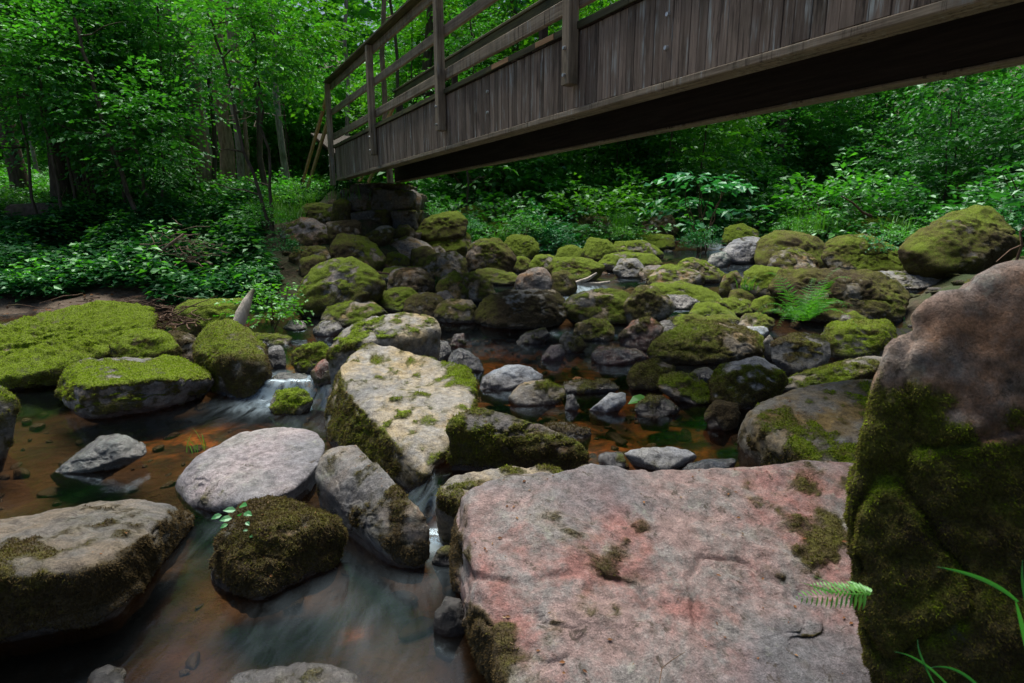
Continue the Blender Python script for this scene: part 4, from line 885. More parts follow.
def bush(p, s, key, label, group, seed, small=False, name='bush', cat='bush', sz=1.):
    t = tag(empty(name, p, seed * 1.7), label, cat, group); CR = CR_SMALL if small else CR_BUSH; ST = ST_SMALL if small else ST_BUSH
    child('foliage', CR[seed % 4], key, t, sc=(s, s, s * sz)); child('stems', ST[seed % 2], 'twig', t, sc=(s, s, s * sz)); return t

def tree(base, top, r0, r1, bark, crowns, label, group, seed, wob=.03, name='tree', cat='tree', limbs=0):
    rr = np.random.default_rng(seed); base = np.asarray(base, float); top = np.asarray(top, float)
    t = tag(empty(name, base), label, cat, group); v = top - base; P = curve_pts((0, 0, -.3), v, 14, wob, rr)
    rad = np.linspace(r0, r1, 14) * (1 + .5 * np.exp(-np.arange(14) * 1.6)); l = [(P, rad, 10 if r0 > .06 else 7)]
    for k_, (u, off, s, key, ci, big_) in enumerate(crowns):
        q = P[int(u * 13)]; c = q + np.array(off); l.append((curve_pts(q, c, 6, .04, rr, .05), np.linspace(max(r0 * .25, .012), .006, 6), 5))
    for _ in range(limbs):
        q = P[rr.integers(3, 13)]; a = rr.uniform(0, 6.28); c = q + np.array([math.cos(a), math.sin(a), rr.uniform(-.2, .4)]) * rr.uniform(.4, 1.3); l.append((curve_pts(q, c, 5, .04, rr), np.linspace(.018, .004, 5), 4))
    link('trunk', tubes_mesh('trunk', l), M[bark], t)
    for u, off, s, key, ci, big_ in crowns:
        child('crown', (CR_BIG if big_ else CR_SAP)[ci % (3 if big_ else 4)], key, t, P[int(u * 13)] + np.array(off), (s, s, s), rr.uniform(0, 6.28))
    return t

# the trees one can tell apart on the left bank
def gxy(px, py, Yd):
    q = atY(px, py, Yd); return np.array([q[0], Yd, float(ground(q[0], Yd))])
TT = [  # picture column of the foot, of the top, distance, radii, bark, label
 (203, 200, 15.0, .21, .17, 'bark_red', 'reddish trunked tree, right one of the close pair beyond the grass'),
 (186, 181, 16.5, .15, .12, 'bark_pale', 'greyer trunked tree, left one of the close pair beyond the grass'),
 (232, 229, 19.0, .19, .15, 'bark_red', 'straight brown trunked tree right of the close pair'),
 (242, 241, 20.0, .10, .08, 'bark_pale', 'slim pale trunk standing against the straight brown trunk'),
 (287, 281, 18.0, .085, .06, 'bark_pale', 'slender whitish trunked tree left of the bridge ramp'),
 (62, 52, 13.5, .15, .12, 'bark', 'black leaning trunk in the dark wood on the far left'),
 (84, 66, 15.0, .20, .16, 'bark', 'wide dark trunk second from the left frame edge'),
 (104, 92, 16.0, .24, .2, 'bark', 'thick dark trunk behind the fallen log'),
 (24, 16, 15.0, .16, .13, 'bark', 'dark trunk nearest the left frame edge'),
 (156, 152, 23.0, .2, .16, 'bark', 'dark far trunk left of the close pair'),
 (262, 259, 25.0, .16, .12, 'bark', 'dark far trunk between pale trunk and whitish trunk'),
 (425, 432, 19.0, .15, .1, 'bark', 'dark trunk seen through the bridge railing'),
 (517, 512, 20.0, .12, .1, 'bark', 'thin dark trunk seen between the two right railing posts'),
 (778, 770, 24.0, .2, .15, 'bark', 'dark far trunk in the middle of the wooded slope'),
]
rr = np.random.default_rng(5)
for i, (px, pt, Yd, r0, r1, bk, lab) in enumerate(TT):
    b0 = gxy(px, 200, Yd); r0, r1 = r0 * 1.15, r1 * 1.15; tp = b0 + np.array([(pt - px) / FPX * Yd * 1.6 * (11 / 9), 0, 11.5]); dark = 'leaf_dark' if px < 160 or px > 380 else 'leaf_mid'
    cr = [(rr.uniform(.62, .95), (rr.uniform(-1.6, 1.6), rr.uniform(-1, 1.6), rr.uniform(-.4, .8)), rr.uniform(.6, .9), dark, i + k, True) for k in range(0 if px < 450 else 2)]
    tree(b0, tp, r0, r1, bk, cr, lab, 'taller forest trees', 200 + i, .05, limbs=5)
SAP = [  # foot column,row, way points, distance, radius, label
 ((143, 190), (74, 18), 10.8, .045, 'dark leaning sapling, longest of those left of the close pair of trunks'),
 ((155, 186), (122, 95), 11.2, .035, 'dark slightly leaning sapling beside the longest leaning one'),
 ((160, 205), (157, 0), 12.5, .03, 'thin upright sapling right of the leaning pair'),
 ((276, 214), (206, 10), 10.2, .032, 'slim sapling leaning left beside the rusty boulder'),
 ((272, 208), (250, -10), 10.8, .03, 'slim upright sapling behind the leaning one beside the rusty boulder'),
 ((62, 208), (36, 60), 11.0, .03, 'thin dark sapling left of the fallen log'),
 ((36, 207), (5, 20), 11.5, .03, 'thin leaning sapling at the far left'),
 ((466, 205), (470, 20), 14.5, .03, 'thin sapling right behind the tall railing post'),
 ((110, 190), (60, 40), 14.0, .04, 'thin sapling crossing in front of the thick dark trunk'),
]
for i, (f, tp, Yd, r0, lab) in enumerate(SAP):
    b0 = gxy(*f, Yd); q = atY(*tp, Yd + .5); key = 'leaf_light' if f[0] in (272, 298) else 'leaf_mid'
    cr = [(rr.uniform(.72, 1), (rr.uniform(-.9, .9), rr.uniform(-.6, .8), rr.uniform(-.3, .5)), rr.uniform(.5, .75), key, i + k, False) for k in range(3)]
    tree(b0, q, r0, r0 * .6, 'bark', cr, lab, 'saplings of the left bank', 300 + i, .035, name='sapling', cat='sapling', limbs=4)
# slim bare stems of the wood; their crowns lie above the picture
rr = np.random.default_rng(88)
for i, px in enumerate([14, 44, 74, 118, 134, 170, 214, 222, 252, 268, 352, 392, 414, 482]):
    Yd = rr.uniform(13.5, 22); b0 = gxy(px, 200, Yd); ln = rr.uniform(-.9, .9)
    tree(b0, b0 + np.array([ln, 0, 9.5]), rr.uniform(.045, .085), .03, ['bark', 'bark_pale', 'bark_red'][i % 3], [(.97, (rr.uniform(-.6, .6), 0, .4), .8, 'leaf_mid', i, False)],
         'slim tall forest tree with a bare stem beyond the left bank', 'slim bare stemmed trees beyond the left bank', 700 + i, .05, name='slim_tree', limbs=7)
# understorey: many young trees nothing tells apart
def understorey(n, x0, x1, y0, y1, key, label, group, seed, zr=(1.2, 6.5), s=(.8, 1.3), keep=None):
    rr = np.random.default_rng(seed); k = 0
    for i in range(n * 4):
        if k >= n: break
        X_, Y_ = rr.uniform(x0, x1), rr.uniform(y0, y1)
        if keep and not keep(X_, Y_): continue
        g = float(ground(X_, Y_)); h = rr.uniform(*zr); ks = key[rr.integers(len(key))]
        cr = [(rr.uniform(.3, .98), (rr.uniform(-1.1, 1.1), rr.uniform(-.8, .8), rr.uniform(-.4, .4)), rr.uniform(*s), ks, int(rr.integers(9)), False) for _ in range(4)]
        tree((X_, Y_, g), (X_ + rr.uniform(-.6, .6), Y_, g + h), .035, .015, 'bark', cr, label, group, seed * 100 + i, .03, name='young_tree', cat='young tree'); k += 1
dLs = lambda x, y: float(sdist(np.array(x), np.array(y), LSH)); dRs = lambda x, y: -float(sdist(np.array(x), np.array(y), RSH))
px_of = lambda x, y: CX + FPX * x / (y * .98)
understorey(26, -24, -3, 20, 30, ['leaf_mid', 'leaf_mid', 'leaf_light'], 'young broadleaf tree in the green wood beyond the left bank', 'young trees beyond the left bank', 3, (3, 8), keep=lambda x, y: px_of(x, y) < 430 and not 140 < px_of(x, y) < 300 or y > 23)
understorey(14, -16, -2, 19, 25, ['leaf_light', 'leaf_mid'], 'young bright leaved tree just beyond the trunks of the left bank', 'bright young trees beyond the left bank', 9, (3.5, 7), s=(.6, .9), keep=lambda x, y: 150 < px_of(x, y) < 440)
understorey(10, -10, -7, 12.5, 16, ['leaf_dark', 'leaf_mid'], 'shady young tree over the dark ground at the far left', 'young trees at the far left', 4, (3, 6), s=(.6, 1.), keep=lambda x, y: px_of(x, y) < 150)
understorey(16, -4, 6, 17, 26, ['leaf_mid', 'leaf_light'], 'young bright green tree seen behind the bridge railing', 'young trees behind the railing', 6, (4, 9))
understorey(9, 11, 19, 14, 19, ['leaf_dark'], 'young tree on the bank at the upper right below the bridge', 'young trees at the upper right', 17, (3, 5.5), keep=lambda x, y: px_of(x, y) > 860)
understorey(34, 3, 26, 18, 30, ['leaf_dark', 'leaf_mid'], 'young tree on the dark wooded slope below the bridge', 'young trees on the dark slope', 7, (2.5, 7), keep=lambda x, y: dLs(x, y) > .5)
t = tag(empty('shrub', gxy(705, 215, 13.6)), 'shrub with wide drooping bluish green leaves in flat tiers above the upper stream', 'shrub')
rr = np.random.default_rng(66); O, D = [], []
for k in range(34):
    a = rr.uniform(0, 6.28); h_ = rr.integers(0, 5) * .26 + .75; r_ = rr.uniform(.1, .9) * (1.25 - .12 * h_); O.append((math.cos(a) * r_, math.sin(a) * r_, h_ + rr.normal() * .03)); D.append((math.cos(a), math.sin(a), .05))
link('foliage', leaves_mesh('foliage', *sprays(rr, np.array(O), np.array(D), .45, 9, .24, .075, tilt=.2, droop=.3)), M['leaf_teal'], t); link('stems', stems_mesh(9, .9, 1.9, 7, .022), M['twig'], t)
# bushes along the far side of the stream
BU = [(455, 212, 12.9, .55, 'leaf_mid', 'bush right beside the bridge pier, over the mossy ridge stone'), (500, 205, 14.2, .8, 'leaf_mid', 'light green bush above the yellow mossy stone'), (545, 215, 13.8, .75, 'leaf_teal', 'bluish green bush over the end of the heap'),
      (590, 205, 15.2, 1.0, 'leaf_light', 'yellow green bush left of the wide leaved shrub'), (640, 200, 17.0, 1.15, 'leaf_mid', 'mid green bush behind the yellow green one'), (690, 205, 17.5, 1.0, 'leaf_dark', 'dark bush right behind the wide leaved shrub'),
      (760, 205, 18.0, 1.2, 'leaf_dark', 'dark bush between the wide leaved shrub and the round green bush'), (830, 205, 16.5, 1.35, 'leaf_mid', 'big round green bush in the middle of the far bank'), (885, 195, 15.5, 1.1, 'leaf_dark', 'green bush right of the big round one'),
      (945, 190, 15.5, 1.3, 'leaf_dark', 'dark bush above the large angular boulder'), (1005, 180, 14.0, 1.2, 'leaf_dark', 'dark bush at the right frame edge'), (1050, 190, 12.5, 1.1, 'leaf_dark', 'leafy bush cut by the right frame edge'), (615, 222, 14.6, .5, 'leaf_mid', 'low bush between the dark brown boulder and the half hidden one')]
for i, (px, py, Yd, s, key, lab) in enumerate(BU): bush(gxy(px, py, Yd), s, key, lab, 'bushes along the far bank', i, sz=1.0)
k = 0; rr = np.random.default_rng(12)
for i in range(400):
    if k >= 26: break
    x, y = rr.uniform(-1, 20), rr.uniform(16, 26)
    if 1.5 < dLs(x, y): bush((x, y, float(ground(x, y)) - .1), rr.uniform(1.0, 1.7), ['leaf_dark', 'leaf_mid', 'leaf_mid'][k % 3], 'dense bush on the wooded slope behind the stream', 'bushes on the wooded slope', k); k += 1
k = 0
for i in range(400):
    if k >= 12: break
    x, y = rr.uniform(8, 20), rr.uniform(10, 22)
    if dRs(x, y) > 1.2: bush((x, y, float(ground(x, y)) - .1), rr.uniform(.9, 1.5), 'leaf_dark', 'dense dark bush on the right bank above the boulders', 'bushes above the right boulders', k); k += 1
# small leafy plants with a place of their own
SP = [(272, 322, 6.6, .95, 'leaf_light', 'bright leafy bush growing at the water edge behind the driftwood'), (252, 290, 8.2, .7, 'leaf_mid', 'leafy plant behind the bright bush'), (700, 246, 13.0, .95, 'leaf_teal', 'round leafy plant on the stones left of the upper fall'),
      (805, 226, 13.0, .7, 'leaf_light', 'grassy leafy plant behind the domed dark boulder'), (872, 252, 9.8, .6, 'leaf_teal', 'small plant between ridge boulder and angular boulder'), (893, 240, 11.0, .6, 'leaf_mid', 'low plant left of the angular boulder'),
      (560, 240, 13.2, .7, 'leaf_teal', 'small bluish plant in front of the far side boulders'), (598, 250, 12.2, .4, 'leaf_teal', 'tiny plant on the mossy hump upstream'), (622, 236, 13.2, .45, 'leaf_light', 'tufted plant left of the flat bright green slab'),
      (940, 205, 12.5, .8, 'leaf_mid', 'plant behind the top of the angular boulder'), (1010, 205, 11.5, 1.0, 'leaf_teal', 'plant at the right frame edge behind the angular boulder'), (430, 205, 12.4, .6, 'leaf_mid', 'plant right of the stacked blocks'),
      (525, 232, 12.8, .8, 'leaf_mid', 'plant above the green boulder ending the heap'), (470, 208, 12.2, .5, 'leaf_teal', 'plant behind the bright domed boulder'), (790, 225, 14.5, .6, 'leaf_mid', 'plant in the dip beyond the domed dark boulder'), (300, 200, 12.2, .8, 'leaf_light', 'yellow green plant under the ramp'), (265, 225, 10.4, .8, 'leaf_mid', 'plant at the foot of the leaning sapling'), (282, 250, 9.0, .6, 'herb', 'dark plant left of the yellowish flat stone')]
for i, (px, py, Yd, s, key, lab) in enumerate(SP):
    q = atY(px, py, Yd); q[2] = max(min(q[2], float(ground(q[0], q[1])) + .6), float(ground(q[0], q[1]))); bush(q, s, key, lab, 'small plants beside the stones', i, True, 'leafy_plant', 'plant')

# ground cover nobody could count
def undergrowth(name, label, n, nl, region, key, seed, L, H):
    rr = np.random.default_rng(seed); XY = region(rr, n); n = len(XY); zg = ground(XY[:, 0], XY[:, 1])
    dens = fbm(np.stack([XY[:, 0] * .9, XY[:, 1] * .9, 0 * zg], -1), 3, seed); hh = H * (1 + .6 * dens) * rr.uniform(.4, 1.2, n)
    a = rr.uniform(0, 6.28, (n, nl)); lev = rr.uniform(.35, 1, (n, nl)); rad = rr.uniform(.01, .06, (n, nl)) * (1.6 - lev) * 2
    B = np.stack([XY[:, 0, None] + np.cos(a) * rad, XY[:, 1, None] + np.sin(a) * rad, zg[:, None] + hh[:, None] * lev], -1).reshape(-1, 3)
    D = np.stack([np.cos(a), np.sin(a), rr.uniform(-.4, .35, a.shape)], -1).reshape(-1, 3); N = np.array([0, 0, 1.]) + rr.normal(size=D.shape) * .3
    s = rr.uniform(.5, 1.25, len(B)); me = leaves_mesh(name, B, D, N, L * s, L * .34 * s)
    return tag(link(name, me, M[key]), label, 'undergrowth', kind='stuff')
def reg_left(rr, n):
    A = np.stack([rr.uniform(-13, -2.6, n * 3), 7.2 + 9 * rr.random(n * 3) ** 1.5], 1); d = sdist(A[:, 0], A[:, 1], LSH)
    m = (d > .18 + .35 * ss(-4.6, -5.6, A[:, 0]) + .2 * vnoise(np.stack([A[:, 0] * 1.5, A[:, 1], A[:, 1] * 0], -1))) & (np.hypot(A[:, 0] + 2.9, A[:, 1] - 10.6) > 1.65) & ~((CX + FPX * A[:, 0] / (A[:, 1] * .98) > 268) & (A[:, 1] < 12.5)); return A[m][:n]
def reg_leftfar(rr, n): return np.stack([rr.uniform(-26, -3.5, n), rr.uniform(15, 28, n)], 1)
def reg_right(rr, n):
    A = np.stack([rr.uniform(-2.5, 16, n * 4), rr.uniform(8, 24, n * 4)], 1); d = np.maximum(sdist(A[:, 0], A[:, 1], LSH), -sdist(A[:, 0], A[:, 1], RSH) + .3)
    m = (d > .4) & ~((-sdist(A[:, 0], A[:, 1], RSH) < 2.6) & (sdist(A[:, 0], A[:, 1], LSH) < 0) & (A[:, 1] < 13)) & (rr.random(len(d)) < .25 + .75 * ss(.5, 2.0, d)) & (np.hypot(A[:, 0] + 2.9, A[:, 1] - 10.6) > 2.6); return A[m][:n]
undergrowth('undergrowth', 'dark bluish green leafy ground cover over the left bank', 13500, 9, reg_left, 'herb', 1, .105, .26)
undergrowth('undergrowth', 'sparser taller bright leaved weeds rising from the left bank cover', 1500, 9, reg_left, 'leaf_mid', 8, .12, .42)
undergrowth('undergrowth', 'green ground cover deep in the wood beyond the left bank', 7000, 8, reg_leftfar, 'leaf_mid', 2, .13, .5)
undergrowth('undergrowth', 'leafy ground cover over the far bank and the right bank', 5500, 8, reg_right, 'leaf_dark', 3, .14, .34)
def blades_mesh(name, B, H, W, lean, seed, segs=3):
    rr = np.random.default_rng(seed); n = len(B); a = rr.uniform(0, 6.28, n); d = np.stack([np.cos(a), np.sin(a), 0 * a], -1); sdv = np.stack([-np.sin(a), np.cos(a), 0 * a], -1)
    H = H * rr.uniform(.5, 1.2, n); le = lean * rr.uniform(.2, 1.3, n); rows = []
    for i in range(segs + 1):
        t = i / segs; c = B + np.array([0, 0, 1.]) * (H * (t - .25 * le * t * t))[:, None] + d * (H * le * t * t)[:, None]; w = W * (1 - t) ** .7 * (.6 + .4 * (t > 0)); rows += [c - sdv * w, c + sdv * w]
    V = np.stack(rows, 1).reshape(-1, 3); k = np.arange(n)[:, None] * (2 * segs + 2); F = np.concatenate([k + [2 * i, 2 * i + 1, 2 * i + 3, 2 * i + 2] for i in range(segs)], 1).reshape(-1, 4)
    return mkmesh(name, V, F, smooth=False)
rr = np.random.default_rng(9)
A = np.stack([rr.uniform(-13, -4, 26000), rr.uniform(11.0, 18, 26000)], 1); A = A[fbm(np.stack([A[:, 0] * .7, A[:, 1] * .7, 0 * A[:, 0]], -1), 2, 4) > -.25]
tag(link('grass', blades_mesh('grass', np.stack([A[:, 0], A[:, 1], ground(A[:, 0], A[:, 1])], -1), .42, .007, .8, 1), M['grass']), 'bright green grass under the trees of the left bank', 'grass', kind='stuff')

def tuft(px, py, n, H, lean, label, Yd=None, spread=.05, key='grass', W=.0035, seed=1):
    q = hit(px, py) if Yd is None else atY(px, py, Yd); r_ = np.random.default_rng(seed); B = np.stack([r_.normal(size=n) * spread, r_.normal(size=n) * spread, np.zeros(n)], -1)
    return tag(link('grass_tuft', blades_mesh('grass_tuft', B, H, W, lean, seed, 4), M[key], loc=q), label, 'grass tuft', 'grass tufts between the stones')
for i, (px, py, n, H, le, Yd, sp, lab) in enumerate([(200, 452, 16, .13, .5, None, .03, 'grass tuft standing in the dark pool beside the lilac boulder'), (815, 230, 90, .55, .4, 12.5, .25, 'tall grass clump behind the domed dark boulder'), (622, 232, 60, .5, .4, 13.2, .15, 'upright grass clump left of the flat bright green slab'),
     (500, 240, 30, .35, .8, 10.6, .06, 'grass tuft over the large shaggy boulder of the heap'), (442, 288, 22, .25, .7, 8.6, .05, 'grass tuft between the dark olive boulder and its neighbour'), (340, 200, 60, .6, .9, 11.3, .25, 'long grass hanging beside the stacked blocks'), (745, 290, 26, .2, .6, 7.2, .05, 'small grass tuft by the bright mossy lump'),
     (700, 240, 60, .4, .8, 13.4, .2, 'grass clump under the round leafy plant'), (900, 232, 50, .45, .8, 12, .2, 'grass clump behind the ridge shaped boulder'), (750, 262, 30, .3, .6, 11.3, .07, 'grass tuft right of the upper fall'), (62, 386, 14, .18, .5, 5.0, .03, 'grass blades in the dark gap under the green slab')]):
    tuft(px, py, n, H, le, lab, Yd, sp, seed=i + 3, W=.003 if H < .2 else .006)

def frond_mesh(L, npairs, arch, droop, seed, plen=.24, name='frond'):
    rr = np.random.default_rng(seed); t = np.linspace(0, 1, npairs + 4); x = L * t * (1 - .1 * arch); z = L * (arch * t - droop * t * t); P = np.stack([x, 0 * x, z], -1)
    B, D, N, Ls, Ws = [], [], [], [], []
    T = unit(np.gradient(P, axis=0))
    for i in range(3, len(t)):
        w = plen * L * math.sin(min(1, (t[i] - .08) * 1.35 + .25) * math.pi * .93) ** .8 if t[i] < .97 else .03 * L; w = max(w, .02 * L)
        for s in (-1, 1):
            d = T[i] * .45 + np.array([0, s * 1.0, -.12]) + rr.normal(size=3) * .06; d = unit(d); nrm = np.array([-T[i][2], 0, T[i][0]])
            m = 7
            for j in range(m):   # small leaflets on each side branch
                u = (j + .5) / m; q = P[i] + d * w * u
                for s2 in (-1, 1):
                    B.append(q); D.append(d * .6 + s2 * T[i] * .8); N.append(nrm); l_ = w * .15 * (1 - u * .7); Ls.append(l_); Ws.append(l_ * .36)
            B.append(P[i]); D.append(d); N.append(nrm); Ls.append(w); Ws.append(w * .045)
    me = leaves_mesh(name, B, D, N, np.array(Ls), np.array(Ws), fold=.05)
    return me
def fern(q, L, n, label, group, seed, arch=.9, droop=.75, a0=0, a1=6.28, key='fern', pairs=16):
    rr = np.random.default_rng(seed); t = tag(empty('fern', q), label, 'fern', group)
    for i in range(n):
        l = L * rr.uniform(.7, 1.1); me = frond_mesh(l, pairs, arch * rr.uniform(.7, 1.2), droop * rr.uniform(.8, 1.2), seed * 50 + i)
        V, F = tube_arrays(np.stack([np.linspace(0, l * .9, 8), np.zeros(8), l * (arch * np.linspace(0, 1, 8) - droop * np.linspace(0, 1, 8) ** 2)], -1), np.linspace(.0025, .0008, 8), 4)
        o = link('frond', me, M[key], t); o.rotation_euler = (rr.normal() * .12, rr.normal() * .1, a0 + (a1 - a0) * (i + rr.uniform(.2, .8)) / n)
    return t
fern(atY(800, 328, 5.2), .52, 16, 'bright green fern growing between the mossy boulders at the right', None, 1, 1.9, 1.15, key='leaf_light')
fern(atY(808, 322, 5.5), .36, 6, 'smaller bright fern behind the main fern', None, 8, 1.7, .9)
fern(gxy(955, 205, 11.5), .95, 9, 'big fern on the bank above the angular boulder', 'far ferns', 2, 1.0, .7, key='leaf_teal')
fern(gxy(1005, 205, 11.0), .8, 8, 'fern at the right frame edge above the angular boulder', 'far ferns', 3, 1.0, .7, key='leaf_teal')
fern(atY(575, 232, 12.8), .6, 7, 'fern beside the half hidden dark boulder', 'far ferns', 4, .9, .8)
fern(atY(425, 300, 8.2), .26, 6, 'small fern on the bright cushion stone of the heap', None, 5, .9, .8)
fern(atY(298, 326, 6.6), .3, 6, 'low fern at the foot of the bright leafy bush', None, 6, .4, .5, key='leaf_teal')
# foreground frond and grass at the tall boulder
t = tag(empty('fern', atY(874, 594, 1.10)), 'small green fern frond reaching over the pink slab at lower right', 'fern')
for l, a, arch, sd in ((.185, math.pi + .10, .22, 3), (.12, math.pi - .30, .02, 5), (.05, math.pi - .9, .2, 6)):
    rr = np.random.default_rng(sd); tt = np.linspace(.12, 1, 15); B, D, N, Ls, Ws = [], [], [], [], []
    for u in tt:
        w = l * .20 * (1 - u) ** .5 + .003
        for s in (-1, 1): B.append((l * u, 0, l * (arch * u - .12 * u * u))); D.append((.45, s, -.25)); N.append((0, 0, 1)); Ls.append(w * rr.uniform(.85, 1.1)); Ws.append(.0034 * (1 - .5 * u))
    B.append((0, 0, 0)); D.append((1, 0, arch * .9)); N.append((0, 1, 0)); Ls.append(l); Ws.append(.0011)
    o = link('frond', leaves_mesh('frond', B, D, N, np.array(Ls), np.array(Ws), .1, True), M['leaf_light'], t); o.rotation_euler = (-R(42), 0, a)
def long_blades(name, lst, label, key='fern'):
    Vs, Fs, k = [], [], 0; base = np.array(lst[0][0])
    for a, b_, c, w in lst:
        a, b_, c = (np.array(v, float) - base for v in (a, b_, c)); n = 12; t = np.linspace(0, 1, n)[:, None]; P = a * (1 - t) ** 2 + 2 * b_ * t * (1 - t) + c * t * t
        T = unit(np.gradient(P, axis=0)); S = unit(np.cross(T, [0, 1, .2])); wv = w * np.sin(np.clip(t * .93 + .09, 0, 1) * math.pi) ** .6
        V = np.stack([P - S * wv, P + T * 0 + np.array([0, .001, 0]), P + S * wv], 1).reshape(-1, 3); i = np.arange(n - 1)[:, None] * 3
        Fs.append(np.concatenate([i + [0, 1, 4, 3], i + [1, 2, 5, 4]], 1).reshape(-1, 4) + k); Vs.append(V); k += len(V)
    return tag(link(name, mkmesh(name, np.concatenate(Vs), np.concatenate(Fs)), M[key], loc=base), label, 'grass')
long_blades('grass_tuft', [(atY(1035, 690, .93), atY(1022, 620, .9), atY(1015, 600, .9), .004), (atY(1018, 602, .9), atY(990, 575, .9), atY(937, 567, .93), .004), (atY(1040, 640, .88), atY(1018, 590, .88), atY(1023, 560, .9), .003)], 'long bent green grass blades in front of the tall boulder')
long_blades('grass_tuft', [(atY(960, 700, .98), atY(925, 655, .98), atY(895, 652, 1.0), .0025), (atY(940, 695, .98), atY(915, 650, .98), atY(918, 640, 1.0), .002), (atY(990, 700, .95), atY(960, 660, .95), atY(930, 668, .97), .003), (atY(880, 560, 1.3), atY(888, 548, 1.3), atY(872, 540, 1.3), .006)], 'small dim grass blades at the foot of the tall boulder')
def leafy(label, lst, key, name='seedling', cat='seedling', stem=None):
    base = np.array(lst[0][0]); B = [np.array(a) - base for a, *_ in lst]
    o = link(name, leaves_mesh(name, B, [x[1] for x in lst], [x[2] for x in lst], np.array([x[3] for x in lst]), np.array([x[3] * .36 for x in lst]), .15, True), M[key], loc=base)
    return tag(o, label, cat)
sp = []
for px, py, l, dx, dz in [(232, 518, .045, -1, .1), (236, 510, .045, -.9, .3), (240, 506, .045, .8, .4), (244, 513, .042, 1, .1), (222, 515, .04, -1, -.1), (228, 524, .03, -.8, -.2), (246, 522, .025, .6, -.1), (240, 516, .03, .2, .6), (250, 536, .02, .6, .2), (248, 530, .018, -.6, .2), (252, 545, .016, .4, .1)]:
    sp.append((atY(px, py, 1.97 if py > 520 else 2.02), (dx, -.5, dz), (.1, -.5, 1), l))
leafy('small green sprig growing on the shaggy brown stone', sp, 'fern')
q = atZ(650, 398, .19)
leafy('single bright green leaf lying across the pool stones', [(q, (-1, -.35, -.02), (.0, -.2, 1), .17)], 'leaf_light', 'fallen_leaf', 'leaf')
leafy('orange dead leaf floating in the middle pool', [(atZ(572, 379, .155), (1, .1, 0), (0, -.1, 1), .12)], 'dead_leaf', 'fallen_leaf', 'leaf')

# ------------------------------------------------------------------ dead wood
def stick(name, label, P, Rr, key, cat='branch', sides=7, twigs=()):
    base = np.array(P[0], float); l = [(np.array(P) - base, Rr, sides)] + [(np.array(p) - base, r_, 5) for p, r_ in twigs]
    me = tubes_mesh(name, l); return tag(link(name, me, M[key], loc=base), label, cat)
P = [atY(238, 326, 5.35), atY(242, 314, 5.4), atY(247, 302, 5.45), atY(251, 294, 5.5), atY(254, 289, 5.52)]
stick('driftwood', 'pale bare broken branch standing up behind the pyramid boulder', P, [.055, .06, .045, .028, .012], 'driftwood', 'driftwood', 9)
stick('dead_branch', 'thin bare branch leaning on the mossy dome far up the right bank', [atY(841, 196, 11.5), atY(853, 203, 11.6), atY(862, 212, 11.6), atY(871, 216, 11.7)], [.012, .02, .024, .03], 'twig')
stick('dead_branch', 'bare forked twig right of the large angular boulder', [atY(1016, 262, 8.2), atY(1022, 245, 8.2), atY(1020, 232, 8.2), atY(1030, 222, 8.3)], [.02, .018, .014, .008], 'twig', twigs=[([atY(1022, 245, 8.2), atY(1010, 250, 8.1), atY(996, 262, 8.0)], [.012, .01, .006])])
stick('dead_branch', 'long thin twig lying across the heap of stones', [atY(352, 268, 8.9), atY(372, 272, 8.7), atY(392, 274, 8.6), atY(405, 282, 8.5)], [.012, .014, .012, .008], 'twig')
stick('dead_branch', 'small dark stick lodged above the small white fall', [atY(576, 283, 8.3), atY(588, 279, 8.3), atY(597, 273, 8.3)], [.03, .028, .015], 'driftwood', twigs=[([atY(578, 284, 8.3), atY(598, 284, 8.3), atY(610, 282, 8.3)], [.02, .03, .02])])
stick('twig', 'thin dark twig on the pink slab near the bottom', [atY(659, 685, 1.28), atY(662, 668, 1.32), atY(672, 660, 1.34), atY(685, 652, 1.36)], [.0012, .0014, .0012, .0008], 'twig', 'twig')
def twig_heap(name, label, c, n, rx, ry, h, L, r0, key, seed, lean=.5):
    rr = np.random.default_rng(seed); l = []
    for i in range(n):
        o = np.array([rr.normal() * rx, rr.normal() * ry, abs(rr.normal()) * h * .5]); a = rr.uniform(0, 6.28); d = np.array([math.cos(a), math.sin(a), rr.uniform(-.2, lean)]) * L * rr.uniform(.4, 1.1)
        l.append((curve_pts(o - d / 2, o + d / 2, 6, L * .03, rr), np.linspace(r0, r0 * .3, 6) * rr.uniform(.5, 1.3), 5))
    return tag(link(name, tubes_mesh(name, l), M[key], loc=c), label, 'brushwood')
twig_heap('brush_heap', 'heap of brown dead twigs half buried in the green left bank', gxy(188, 268, 9.0) + [0, 0, .12], 80, .26, .2, .5, .55, .009, 'bark_red', 1)
twig_heap('brush_heap', 'tangle of dark roots behind the round mossy hump', atY(170, 325, 6.0), 60, .16, .12, .2, .4, .009, 'twig', 2)
twig_heap('brush_heap', 'dead twigs at the foot of the undergrowth by the sandy shore', gxy(120, 297, 7.7), 40, .8, .15, .12, .8, .010, 'twig', 3, .1)
stick('dead_branch', 'thicker brown branch sticking out of the twig heap', [atY(160, 252, 8.8), atY(172, 243, 8.8), atY(184, 234, 8.9)], [.022, .026, .018], 'bark_red')
lg = gxy(58, 222, 12.0); stick('fallen_log', 'dark mossy fallen log among the plants on the far left', [lg + [-.9, 0, .2], lg + [-.3, .05, .22], lg + [.3, 0, .2], lg + [.62, 0, .2], lg + [.63, 0, .2]], [.24, .25, .24, .23, .02], 'bark', 'log', 12)
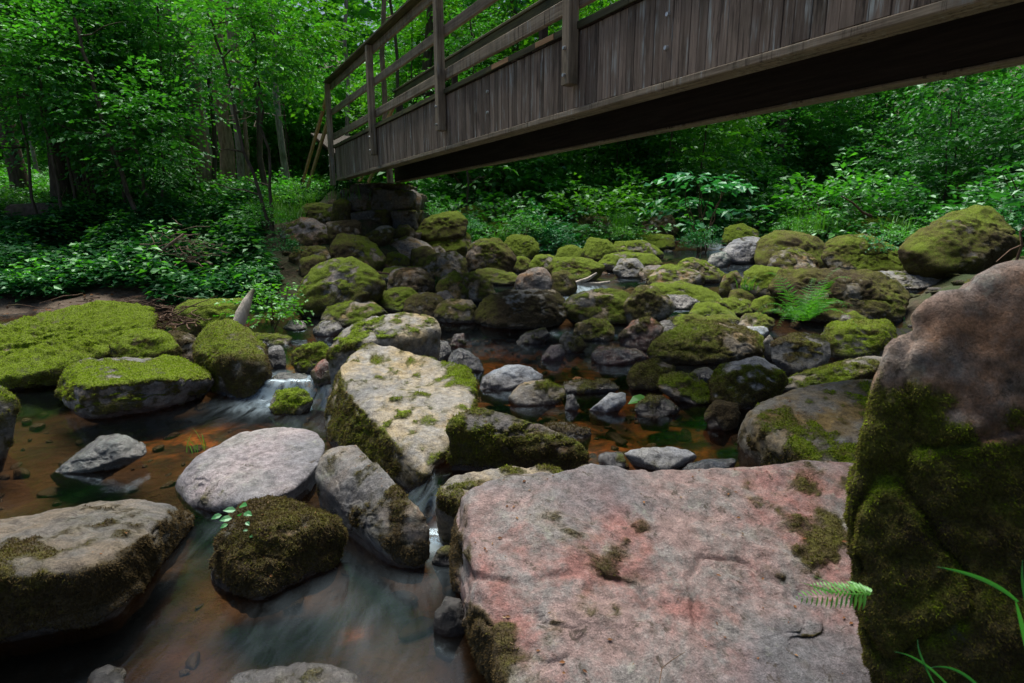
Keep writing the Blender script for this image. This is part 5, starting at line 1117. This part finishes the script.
# dead leaves and litter on the soil by the tall boulder and on the shore
rr = np.random.default_rng(77); n = 500
A = np.concatenate([np.stack([rr.normal(.85, .12, 260), rr.normal(1.25, .2, 260)], 1), np.stack([rr.uniform(-9, -3, n), rr.uniform(7.3, 9, n)], 1)]); n = len(A)
a = rr.uniform(0, 6.28, n); B = np.stack([A[:, 0], A[:, 1], ground(A[:, 0], A[:, 1]) + .012], -1)
tag(link('fallen_leaves', leaves_mesh('fallen_leaves', B, np.stack([np.cos(a), np.sin(a), 0 * a], -1), np.array([0, 0, 1.]) + rr.normal(size=(n, 3)) * .3, np.where(np.arange(n) < 260, .02, .06), np.where(np.arange(n) < 260, .006, .02)), M['dead_leaf']), 'brown dead leaves on the bare soil', 'fallen leaves', kind='stuff')

# litter lying on the tops of the large boulders
from mathutils.bvhtree import BVHTree
trees_ = []
for o in BIG:
    mw = Matrix.Translation(o.location); trees_.append(BVHTree.FromPolygons([mw @ v.co for v in o.data.vertices], [tuple(p.vertices) for p in o.data.polygons]))
rr = np.random.default_rng(55); B, D, N, Ls = [], [], [], []
for _ in range(2600):
    x, y = rr.uniform(-2.6, 1.9), rr.uniform(1.1, 5.2); best = None
    for t_ in trees_:
        h_ = t_.ray_cast(Vector((x, y, 3)), Vector((0, 0, -1)))
        if h_[0] is not None and (best is None or h_[0].z > best[0].z): best = h_
    if best is None or best[0].z < .03 or best[1].z < .75: continue
    if fbm(np.array([x * 3, y * 3, 1.])[None], 2, 3)[0] < -.1: continue
    a = rr.uniform(0, 6.28); B.append(np.array(best[0]) + np.array(best[1]) * .003); D.append((math.cos(a), math.sin(a), rr.uniform(0, .3))); N.append(np.array(best[1]) + rr.normal(size=3) * .25); Ls.append(rr.uniform(.006, .02))
Ls = np.array(Ls); tag(link('fallen_leaves', leaves_mesh('fallen_leaves', B, D, N, Ls, Ls * rr.uniform(.08, .32, len(Ls))), M['dead_leaf']), 'bits of brown leaf litter scattered on the large boulders', 'fallen leaves', kind='stuff')

# the far wood that reads as one mass
rr = np.random.default_rng(31); n = 70000
Yf = rr.uniform(27, 44, n); Xf = rr.uniform(-1.05, 1.05, n) * Yf; zz = ground(Xf, Yf) + rr.uniform(0, 1, n) ** 1.1 * 17
cl = fbm(np.stack([Xf * .45, Yf * .45, zz * .6], -1), 2, 9); keep = cl > -.35; Xf, Yf, zz = Xf[keep], Yf[keep], zz[keep]; n = len(Xf)
D = unit(rr.normal(size=(n, 3)) * [1, 1, .4]); N = np.array([0, 0, 1.]) + rr.normal(size=(n, 3)) * .6; s = rr.uniform(.6, 1.3, n)
YF_ = 0
tag(link('far_woods', leaves_mesh('far_woods', np.stack([Xf, Yf, zz], -1), D, N, .60 * s, .21 * s), M['leaf_mid']), 'dim green mass of distant woodland behind all the trees', 'woods', kind='stuff')
